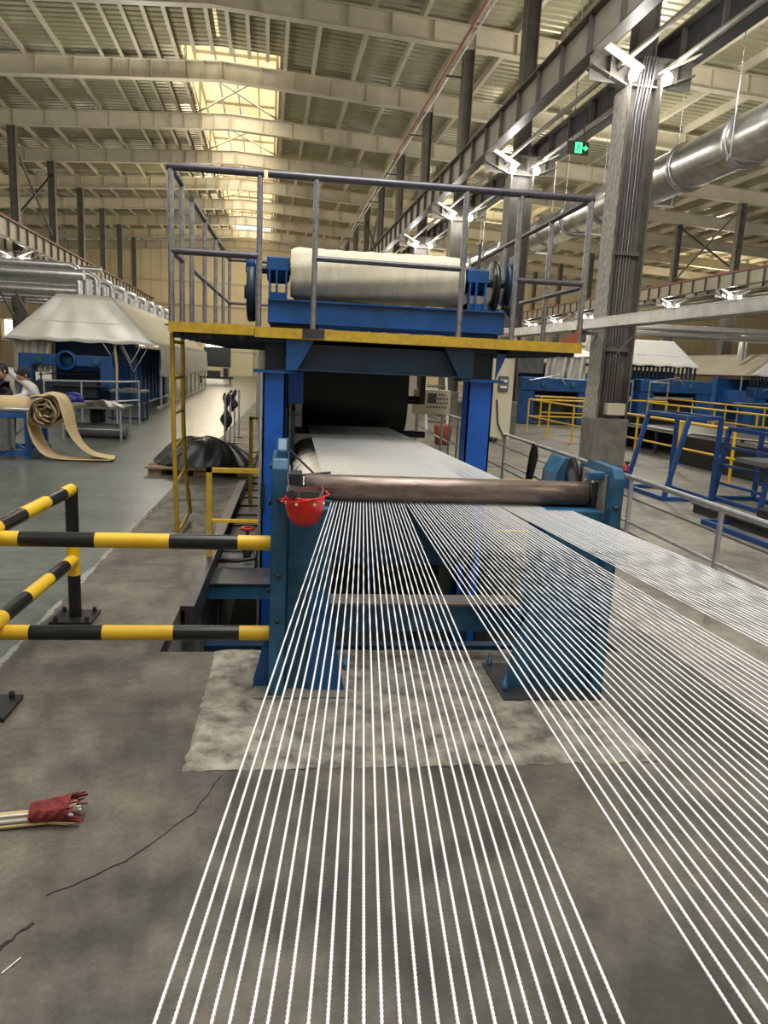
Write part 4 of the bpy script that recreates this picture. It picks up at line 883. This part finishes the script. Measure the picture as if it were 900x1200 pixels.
# work tables behind
t = thing('work_table', 'grey steel work table with pipe legs behind the canvas roll', 'table', (-3.0, 15, 0), 'B')
part('table_top', MB().box(-3.75, -2.62, 14.4, 15.5, .58, .62), 'grey', t)
for x, y in ((-3.7, 14.45), (-2.68, 14.45), (-2.68, 15.4), (-3.7, 15.4)): part('leg', MB().tube([(x, y, 0), (x, y, .58)], .022, 8), 'galvpipe', t)
part('stretcher', MB().tube([(-3.7, 14.45, .2), (-2.68, 14.45, .2)], .016, 8), 'galvpipe', t)
solo('black_cloth', 'crumpled black sheet lying on the grey steel work table', 'cloth', MB().grid(lambda u, v: (-3.45+u*.75, 14.45+v*.8, .625+.10*math.sin(u*3.14)*math.sin(v*3.14)+.01*math.sin(u*20+v*9)), 16, 12), 'plastic', (-3.1, 14.8, .62), 'B')
solo('rubber_roll', 'dark rubber roll lying on the floor under the grey work table', 'roll', MB().lathe([(0, 0), (.12, 0), (.14, .02), (.14, 1.08), (.12, 1.1), (0, 1.1)], (-3.75, 14.9, .14), 'x', 22), 'grey', (-3.2, 14.9, .14), 'B')
solo('paint_drum', 'black drum standing under the work table', 'drum', MB().lathe([(0, .285), (.14, .285), (.15, .3), (.15, .55), (.14, .56), (0, .56)], (-3.2, 15.0, 0), 'z', 18), 'black', (-3.2, 15.0, .285), 'B')
t = thing('rack_frame', 'thin pale pipe rack beside the blue press on the left', 'rack', (-3.6, 17.5, 0), 'B')
for (x, y) in ((-4.6, 16.6), (-3.95, 17.0), (-3.3, 17.4), (-2.95, 18.2)): part('post', MB().tube([(x, y, 0), (x, y, 1.0)], .02, 8), 'galvpipe', t)
part('rail', MB().tube([(-4.6, 16.6, .98), (-3.95, 17.0, .98), (-3.3, 17.4, .98), (-2.95, 18.2, .98)], .02, 8), 'galvpipe', t)
part('rail', MB().tube([(-4.6, 16.6, .55), (-3.95, 17.0, .55), (-3.3, 17.4, .55), (-2.95, 18.2, .55)], .016, 8), 'galvpipe', t)
solo('blue_bag', 'bright blue plastic bag on the pipe rack by the left press', 'bag', MB().lathe([(0, -.13), (.14, -.13), (.21, -.08), (.22, 0), (.15, .09), (.05, .12), (0, .11)], (-4.1, 16.9, .62), 'z', 11), 'blueplastic', (-4.1, 16.9, .7), 'B')
t = thing('side_table', 'small dark table at the aisle edge by the left press', 'table', (-3.2, 19.2, 0), 'B')
part('table_top', MB().box(-3.75, -2.95, 18.9, 19.8, .68, .73), 'grey', t)
for x, y in ((-3.7, 18.95), (-3.0, 18.95), (-3.0, 19.7)): part('leg', MB().tube([(x, y, 0), (x, y, .68)], .03, 8), 'navy', t)
part('scraps', MB().grid(lambda u, v: (-3.6+u*.5, 19.0+v*.5, .735+.05*math.sin(u*3.1)*math.sin(v*3.1)+.012*math.sin(u*25+v*11)), 14, 10), 'canvasback', t)
part('foot_rail', MB().box(-3.8, -2.9, 18.9, 19.0, .03, .09), 'navy', t)
# ---------------------------------------- two workers
def skin_chain(name, nodes, edges, m, parent, sub=2):
    o0 = root_off(parent)
    me = bpy.data.meshes.new(name); me.from_pydata([(p[0]-o0[0], p[1]-o0[1], p[2]-o0[2]) for p, r in nodes], edges, []); me.materials.append(M[m])
    o = bpy.data.objects.new(name, me); COL.objects.link(o); o.parent = parent
    o.modifiers.new('skin', 'SKIN')
    for i, (p, r) in enumerate(nodes):
        rr = r if isinstance(r, tuple) else (r, r); me.skin_vertices[0].data[i].radius = rr
    me.skin_vertices[0].data[0].use_root = True
    s_ = o.modifiers.new('sub', 'SUBSURF'); s_.levels = sub; s_.render_levels = sub
    return o
def head(c, parent, fwd, hair=True, m='hand'):
    fx, fy_ = fwd
    def hp(u, v):
        th = u*3.14159; a = v*6.28318; r = .085*(1+.14*math.cos(th)*.6)
        x = r*math.sin(th)*math.cos(a); y = r*1.1*math.sin(th)*math.sin(a); z = .115*math.cos(th)
        if math.sin(a) > .8 and .45 < u < .7: y += .012
        return (x, y, z)
    def W_(p): return (c[0]+p[0]*fy_+p[1]*fx, c[1]-p[0]*fx*1+p[1]*fy_, c[2]+p[2])
    h_ = part('head', MB().grid(lambda u, v: W_(hp(u, v)), 14, 20), m, parent)
    for sx_ in (-.03, .03): part('eye', MB().lathe([(0, -.008), (.009, 0), (0, .008)], W_((sx_, .082, .01)), 'z', 8), 'hair', h_)
    part('nose', MB().add([W_(p) for p in ((0, .088, .03), (-.014, .088, -.02), (.014, .088, -.02), (0, .118, -.018))], [(0, 1, 3), (0, 3, 2), (1, 2, 3)]), m, h_)
    part('mouth', MB().add([W_(p) for p in ((-.02, .082, -.05), (.02, .082, -.05), (.018, .084, -.058), (-.018, .084, -.058))], [(0, 1, 2, 3)]), 'redcloth', h_, solid=.003)
    for sx_ in (-.09, .09): part('ear', MB().lathe([(0, -.03), (.015, -.01), (.015, .015), (0, .03)], W_((sx_, 0, 0)), 'z', 8), m, h_)
    if hair:
        part('hair', MB().grid(lambda u, v: W_(tuple(q*1.09+(.0, -.014, .012)[i] for i, q in enumerate(hp(u*.62, v)))), 10, 20), 'hair', parent)
    return h_
def person(label, loc, parts_fn):
    t = thing('person', label, 'person', loc, 'B'); parts_fn(t); return t
def body(t, base, lean, up, armsL, armsR, shirt, trousers, headpos, fwd, capm=None):
    bx, by, bz = base
    hip = Vector((bx, by, .60)); ch = Vector((bx+lean[0]*.8, by+lean[1]*.8, .60+up*.8)); nk = Vector((bx+lean[0], by+lean[1], .60+up))
    sd = Vector((fwd[1], -fwd[0], 0)).normalized()
    nodes = [(hip, (.15, .11)), (hip.lerp(ch, .5), (.14, .11)), (ch, (.17, .12)), (nk, (.06, .06)), (Vector(headpos)-Vector((0, 0, .07)), (.05, .05))]
    edges = [(0, 1), (1, 2), (2, 3), (3, 4)]
    for s_, arm in ((-1, armsL), (1, armsR)):
        i0 = len(nodes); sh = ch.lerp(nk, .35)+sd*s_*.16
        nodes.append((sh, (.065, .065))); edges.append((2, i0))
        rr = (.048, .036, .026)
        for k, p in enumerate(arm): nodes.append((Vector(p), (rr[k], rr[k]))); edges.append((i0+k, i0+k+1))
    for s_ in (-1, 1):
        i0 = len(nodes); hp_ = hip+sd*s_*.09+Vector((0, 0, -.05))
        nodes += [(hp_, (.085, .085)), (hp_+Vector((.0, -.02, -.27)), (.06, .06)), (Vector((hp_.x, hp_.y, .06)), (.042, .042)), (Vector((hp_.x+.0, hp_.y-.10, .035)), (.035, .03))]
        edges += [(0, i0), (i0, i0+1), (i0+1, i0+2), (i0+2, i0+3)]
    o = skin_chain('body', nodes, edges, shirt, t)
    o.data.materials.append(M[trousers])
    head(headpos, t, fwd)
    if capm: part('cap', MB().lathe([(.095, -.01), (.10, .04), (.075, .10), (0, .125)], headpos, 'z', 20), capm, t)
    for arm in (armsL, armsR):
        w = Vector(arm[-1]); d = (w-Vector(arm[-2])).normalized(); s1 = d.cross(Vector((0, 0, 1))).normalized() if abs(d.z) < .95 else Vector((1, 0, 0)); n_ = s1.cross(d)
        pts = [(w, (.022, .018)), (w+d*.05, (.034, .014)), (w+d*.08, (.034, .013))]; ed = [(0, 1), (1, 2)]
        for k in range(4):
            i0 = len(pts); off = s1*(-.027+.018*k); L_ = (.062, .072, .068, .052)[k]
            pts += [(w+d*.085+off, (.009, .009)), (w+d*(.085+L_*.5)+off+n_*-.006, (.008, .008)), (w+d*(.085+L_)+off+n_*-.022, (.007, .007))]
            ed += [(2, i0), (i0, i0+1), (i0+1, i0+2)]
        i0 = len(pts); pts += [(w+d*.04-s1*.036, (.010, .010)), (w+d*.08-s1*.058-n_*.01, (.008, .008))]; ed += [(1, i0), (i0, i0+1)]
        skin_chain('hand', pts, ed, 'hand', t, 1)
P2 = (-3.72, 12.9, 0)
t = thing('person', 'person in white shirt and dark cap reaching up beside the canvas rolls', 'person', P2, 'B')
body(t, P2, (-.04, -.14), .46, [(-3.95, 12.72, 1.16), (-4.12, 12.62, 1.36)], [(-3.78, 12.55, .88), (-3.95, 12.42, .84)], 'shirtw', 'jack', (-3.82, 12.70, 1.19), (-.8, -.6), 'jack')
P1 = (-4.10, 12.75, 0)
t = thing('person', 'person in dark shirt bending at the left edge behind the winding stand', 'person', P1, 'B')
body(t, P1, (-.06, -.12), .50, [(-4.3, 12.5, .95), (-4.35, 12.3, .85)], [(-3.95, 12.5, .92), (-4.05, 12.3, .82)], 'shirtd', 'jack', (-4.12, 12.60, 1.24), (-.6, -.8))
# ================================================================== right side of the hall
def fence(name, label, pts, step=1.35, zt_=.88, m='yellow', mids=(.42,), r=.025):
    t = thing(name, label, 'railing', (pts[0][0], pts[0][1], 0), 'B')
    for i in range(len(pts)-1):
        a, b_ = Vector((*pts[i], 0)), Vector((*pts[i+1], 0)); n = max(1, round((b_-a).length/step))
        part('top_rail', MB().tube([a+Vector((0, 0, zt_)), b_+Vector((0, 0, zt_))], r, 8), m, t)
        for z in mids: part('mid_rail', MB().tube([a+Vector((0, 0, z)), b_+Vector((0, 0, z))], r*.75, 8), m, t)
        for k in range(n+(i == len(pts)-2)):
            p = a.lerp(b_, k/n); q = part('post', MB().tube([p, p+Vector((0, 0, zt_))], r, 8), m, t); part('foot', MB().box(p.x-.07, p.x+.07, p.y-.07, p.y+.07, 0, .012), m, q)
    return t
fence('yellow_railing', 'nearest yellow railing running along the aisle behind the large grey column', [(7.25, 7.5), (7.25, 20.1), (9.2, 20.1)], 1.6)
fence('yellow_railing', 'second yellow railing parallel behind the blue stands on the right', [(11.3, 9), (11.3, 21)], 1.7, .9)
fence('yellow_railing', 'third yellow railing in front of the right-hand blue presses', [(13.6, 17), (13.6, 26), (10.5, 26)], 1.7, .95)
fence('yellow_railing', 'yellow railing across the rear of the right machine pit', [(8.4, 22.2), (12.6, 22.2)], 1.4, .9)
# dark rubber belts and white low wall between railings
solo('rubber_belt', 'broad black rubber belt standing on edge behind the nearest yellow railing', 'belt', MB().prism([(8.0, 0.0), (8.0, .55), (8.06, .55), (8.06, 0)], 'y', 9.4, 13.6), 'rubber', (8.0, 11.5, 0), 'B')
solo('rubber_belt', 'slanting black rubber belt by the press left of the large column', 'belt', MB().prism([(8.2, 0), (8.2, .75), (9.6, .85), (9.6, 0)], 'y', 16.4, 16.5), 'rubber', (8.9, 16.4, 0), 'B')
solo('rubber_belt', 'long flat black rubber belt on supports behind the blue stands', 'belt', MB().grid(lambda u, v: (8.3+v*2.2, 8+u*9, .60+.05*math.sin(u*6)), 20, 4), 'rubber', (9.3, 12, .6), 'B', solid=.02)
t = thing('conveyor_table', 'long low conveyor table carrying belts behind the blue stands', 'conveyor', (9.4, 12, 0), 'B')
for k in range(6):
    for x in (8.35, 10.4): part('leg', MB().box(x, x+.06, 8.2+k*1.7, 8.26+k*1.7, 0, .52), 'navy', t)
part('side_rail', MB().box(8.3, 8.38, 8, 17, .50, .57), 'galvpipe', t); part('side_rail', MB().box(10.42, 10.5, 8, 17, .50, .57), 'navy', t)
wl = thing('low_block_wall', 'low whitewashed block wall behind the blue stands on the right', 'wall', (7.9, 7, 0), 'B')
for r_ in range(3):
    for k in range(9):
        y = 6.2+k*.36+(r_ % 2)*.18
        part('block', MB().box(7.85, 8.0, y, y+.345, r_*.155, r_*.155+.145), 'block', wl)
# blue A-frame stands
def blue_stand(label, x, y, w, d, h, slant, rungs=0, low=False):
    t = thing('blue_stand', label, 'stand', (x, y, 0), 'B'); b_ = .052
    A, B_, C_, D_ = (x, y), (x+w, y), (x, y+d), (x+w, y+d)
    for (p, q) in ((A, B_), (C_, D_), (A, C_), (B_, D_)): part('base_bar', MB().bar((*p, .03), (*q, .03), b_), 'hdrill', t)
    if low: return t
    tp = [(x+slant, y, h), (x+w, y, h), (x+slant, y+d, h), (x+w, y+d, h)]
    for p, q in ((A, 0), (B_, 1), (C_, 2), (D_, 3)): part('leg', MB().bar((*p, 0), tp[q], b_, up=(0, 1, 0)), 'hdrill', t)
    for i, j in ((0, 1), (2, 3), (0, 2), (1, 3)): part('top_bar', MB().bar(tp[i], tp[j], b_), 'hdrill', t)
    for k in range(rungs):
        f_ = (k+1)/(rungs+1)
        part('rung', MB().bar((x+slant*f_, y, h*f_), (x+slant*f_, y+d, h*f_), .035), 'hdrill', t)
        part('rung', MB().bar((x+w, y, h*f_), (x+w, y+d, h*f_), .035), 'hdrill', t)
    return t
blue_stand('blue steel stand with slanted legs, left of the two tall ones', 5.28, 9.12, .70, 1.08, 1.12, .24, 0)
blue_stand('tall blue steel stand with rungs, right of its neighbour', 6.12, 8.3, .62, 1.0, .98, .12, 3)
blue_stand('low blue base frame lying on the floor beyond the handrail', 4.95, 6.4, .95, 1.25, .1, 0, 0, True)
solo('steel_beam', 'nearer dark steel beam lying on the floor beside the low blue frame', 'beam', MB().box(5.25, 5.40, 5.4, 8.35, 0, .10).box(5.22, 5.43, 5.4, 8.35, .10, .12), 'darksteel', (5.3, 7, 0), 'B')
solo('steel_beam', 'farther dark steel beam lying on the floor among the blue stands', 'beam', MB().box(5.95, 6.06, 5.4, 8.1, 0, .09).box(5.92, 6.1, 5.4, 8.1, .09, .11), 'darksteel', (6, 7, 0), 'B')
solo('grey_shelf', 'dark shelf board with pale edge lying across the right blue stand', 'shelf', MB().box(6.0, 7.2, 8.15, 8.75, .60, .66), 'grey', (6.6, 8.4, .6), 'B', bevel=.005)
t = thing('fire_extinguisher', 'small red fire extinguisher on the floor at the foot of the large column', 'extinguisher', (5.62, 10.9, 0), 'B')
part('cylinder', MB().lathe([(0, 0), (.06, 0), (.065, .02), (.065, .2), (.03, .25), (.02, .27)], (5.62, 10.9, 0), 'z', 16), 'redb', t)
part('label_band', MB().lathe([(.0665, .08), (.0665, .16)], (5.62, 10.9, 0), 'z', 16), 'black', t)
part('valve', MB().box(5.60, 5.64, 10.84, 10.92, .27, .31), 'darksteel', t)
# blue presses under hoods on the right
def press(label, x0, x1, y, h, open_z=(.15, .95)):
    t = thing('belt_press', label, 'press', ((x0+x1)/2, y, 0), 'B'); w = x1-x0
    part('rear_frame', MB().box(x0-.2, x1-.2, y+2.2, y+2.6, .1, h+.3), 'blue', t)
    part('upright', MB().box(x0, x0+w*.2, y, y+.5, 0, h), 'blue', t, bevel=.02); part('upright', MB().box(x1-w*.2, x1, y, y+.5, 0, h), 'blue', t, bevel=.02)
    part('head_beam', MB().box(x0, x1, y-.05, y+.55, h-.42, h), 'blue', t, bevel=.03)
    part('sill', MB().box(x0+w*.2, x1-w*.2, y+.05, y+.45, .1, .4), 'navy', t)
    part('shade_panel', MB().box(x0+w*.2, x1-w*.2, y+.48, y+.5, .4, h-.42), 'pit', t)  # near-black sheet painting the shade inside the press opening
    part('platen', MB().box(x0+w*.22, x1-w*.22, y+.1, y+.45, h-.62, h-.56), 'galvpipe', t)
    for k in range(2): part('bolt_boss', MB().lathe([(.07, -.04), (.10, -.03), (.10, 0)], (x0+w*(.3+.4*k), y-.05, h-.2), 'y', 16), 'teal', t)
    part('pipe', MB().tube([(x0+w*.1, y-.08, h-.1), (x0+w*.5, y-.08, h+.1), (x0+w*.6, y-.05, h-.2)], .02, 8), 'galvpipe', t)
    part('side_beam', MB().box(x0+w*.03, x0+w*.17, y+.5, y+6, h*.55, h*.9), 'blue', t); part('side_beam', MB().box(x1-w*.17, x1-w*.03, y+.5, y+6, h*.55, h*.9), 'blue', t)
    return t
press('blue press with dark opening between the tower and the large column', 7.9, 10.35, 22.8, 1.48)
press('bright blue press frame directly under the white right-hand hood', 12.35, 14.95, 23.6, 1.58)
press('blue press farther away at the right edge', 18.6, 21.4, 26.5, 1.45)
press('distant blue press left of the bright press, partly behind the large column', 10.8, 11.9, 25.5, 1.7)
t = thing('blue_gantry', 'long low blue beam frame in front of the right-hand presses', 'frame', (15, 20.5, 0), 'B')
part('beam', MB().box(13.9, 19.5, 20.5, 20.7, .85, 1.0), 'blue', t)
for x in (14.1, 15.7, 17.5, 19.2): part('post', MB().box(x, x+.2, 20.5, 20.7, 0, .85), 'blue', t)
part('beam', MB().box(13.9, 19.5, 20.45, 20.75, 1.0, 1.02), 'galvpipe', t)
t = thing('lattice_scaffold', 'pale lattice scaffold beside the large grey column on the right', 'scaffold', (10.5, 22, 0), 'B')
for x in (10.2, 10.85, 11.4, 12.0): part('post', MB().tube([(x, 21.2, 0), (x, 21.2, 1.55)], .022, 8), 'galvpipe', t)
for z in (.5, 1.0, 1.5): part('bar', MB().tube([(10.2, 21.2, z), (10.85, 21.2, z)], .018, 8), 'galvpipe', t); part('bar', MB().tube([(11.4, 21.2, z), (12.0, 21.2, z)], .018, 8), 'galvpipe', t)
part('brace', MB().tube([(10.2, 21.2, .2), (10.85, 21.2, 1.0)], .014, 6), 'galvpipe', t); part('brace', MB().tube([(10.85, 21.2, 1.0), (10.2, 21.2, 1.5)], .014, 6), 'galvpipe', t)
def right_hood(label, x0, x1, xt0, xt1, y0, y1, z0, z1, fringe=True, front='sheetw'):
    t = hood(x0, x1, xt0, xt1, y0, y1, z0, z1, label, front, 'tarp', side_drop=0, post_y=[y0+.6, y0+6, y0+12], both=True)
    if fringe:
        n = int((x1-x0)/.16)
        for k in range(n): part('fringe_strip', MB().box(x0+.08+k*.16, x0+.16+k*.16, y0+.1, y0+.13, z0-.42, z0+.02), 'navy' if k % 2 else 'plastic', t)
    return t
right_hood('white pitched hood right of the large column', 11.7, 15.3, 13.0, 14.45, 25, 44, 2.05, 2.95)
h0 = right_hood('pale flat hood with silver curtain behind the right platform corner', 7.0, 11.2, 8.2, 10.3, 24, 44, 2.2, 2.55, False)
for k in range(3): part('silver_curtain', MB().grid(lambda u, v: (9.2+k*.72+u*.7, 24.1+.10*math.sin(u*12+k*2+v*2), 2.2-v*(1.0+.15*k)), 14, 8), 'foil', h0)
part('dark_curtain', MB().grid(lambda u, v: (7.1+u*2.0, 24.1+.03*math.sin(u*40), 2.2-v*.6), 30, 4), 'grey', h0)
right_hood('white pitched hood at the far right edge', 18.7, 22.8, 20.2, 21.8, 27, 46, 1.9, 2.8)
right_hood('distant white hood behind the far right columns', 27, 31, 28.4, 29.8, 30, 46, 2.0, 2.9)
for k, (x, y, z) in enumerate(((11.9, 27, 3.5), (13.6, 27.5, 3.55), (19.5, 29, 3.6))):
    t = thing('exhaust_pipe', '%s silver exhaust pipe bending over the right hoods' % ('leftmost', 'middle', 'rightmost')[k], 'pipe', (x, y, 2.9), 'B')
    part('riser', MB().tube([(x, y, 2.5), (x, y, z-.12), (x+.15, y, z), (x+8, y, z+.05)], .13, 12), 'galvpipe', t)
    part('riser', MB().tube([(x+.5, y+.5, 2.5), (x+.5, y+.5, z-.35), (x+.65, y+.5, z-.22), (x+8, y+.5, z-.2)], .11, 12), 'galvpipe', t)
# steel mast with a breaker box and the red post by the tower
t = thing('pale_mast', 'pale boxed mast with a grey breaker box right of the blue tower leg', 'mast', (5.45, 17.1, 0), 'B')
part('mast_body', MB().box(5.22, 5.75, 17.1, 17.5, 0, 2.6), 'ivory', t, bevel=.02)
part('breaker_box', MB().box(5.36, 5.60, 17.02, 17.1, 1.15, 1.50), 'grey', t, bevel=.01)
part('breaker', MB().box(5.40, 5.56, 17.0, 17.02, 1.22, 1.28).box(5.40, 5.56, 17.0, 17.02, 1.36, 1.42), 'white', t)
part('cable', MB().tube([(5.35, 17.05, .95), (5.40, 17.0, .4), (5.55, 16.9, .05)], .02, 6), 'black', t)
solo('red_post', 'tall red post between the blue tower leg and the pale mast', 'post', MB().box(5.02, 5.18, 17.2, 17.4, 0, 2.5), 'redb', (5.1, 17.3, 0), 'B')
solo('cable_heap', 'heap of black cables on the floor at the foot of the pale mast', 'cable', MB().tube([(5.0+.25*math.cos(a*.7)*(1+.2*math.sin(a)), 16.6+.2*math.sin(a*.7), .03+.05*abs(math.sin(a*1.9))) for a in range(40)], .025, 6), 'black', (5.0, 16.6, 0), 'B')
t = thing('yellow_machine', 'pale grey stair and guard structure behind the control panel', 'structure', (4.2, 17, 0), 'B')
for k in range(7): part('step', MB().box(3.9, 4.4, 18+k*.1, 18.3+k*.1, .3+k*.28, .34+k*.28), 'column', t)
for x in (3.88, 4.42): part('stringer', MB().bar((x, 17.9, .1), (x, 18.8, 2.4), .06), 'ivory', t)
for x in (3.0, 3.5): part('guard_post', MB().box(x, x+.3, 19, 19.3, 0, 2.4), 'tarp', t)
solo('orange_bin', 'orange-red bin behind the handrail near the control panel', 'bin', MB().lathe([(0, 0), (.16, 0), (.2, .4), (.2, .42), (0, .42)], (3.75, 15.6, 0), 'z', 16), 'rustred', (3.75, 15.6, 0), 'B')
solo('stone_chunk', 'pale rubble chunk on the floor behind the right roller stand', 'rubble', MB().lathe([(0, 0), (.05, .01), (.062, .04), (.045, .075), (0, .085)], (1.64, 3.62, 0), 'z', 7), 'padc', (1.64, 3.62, 0))
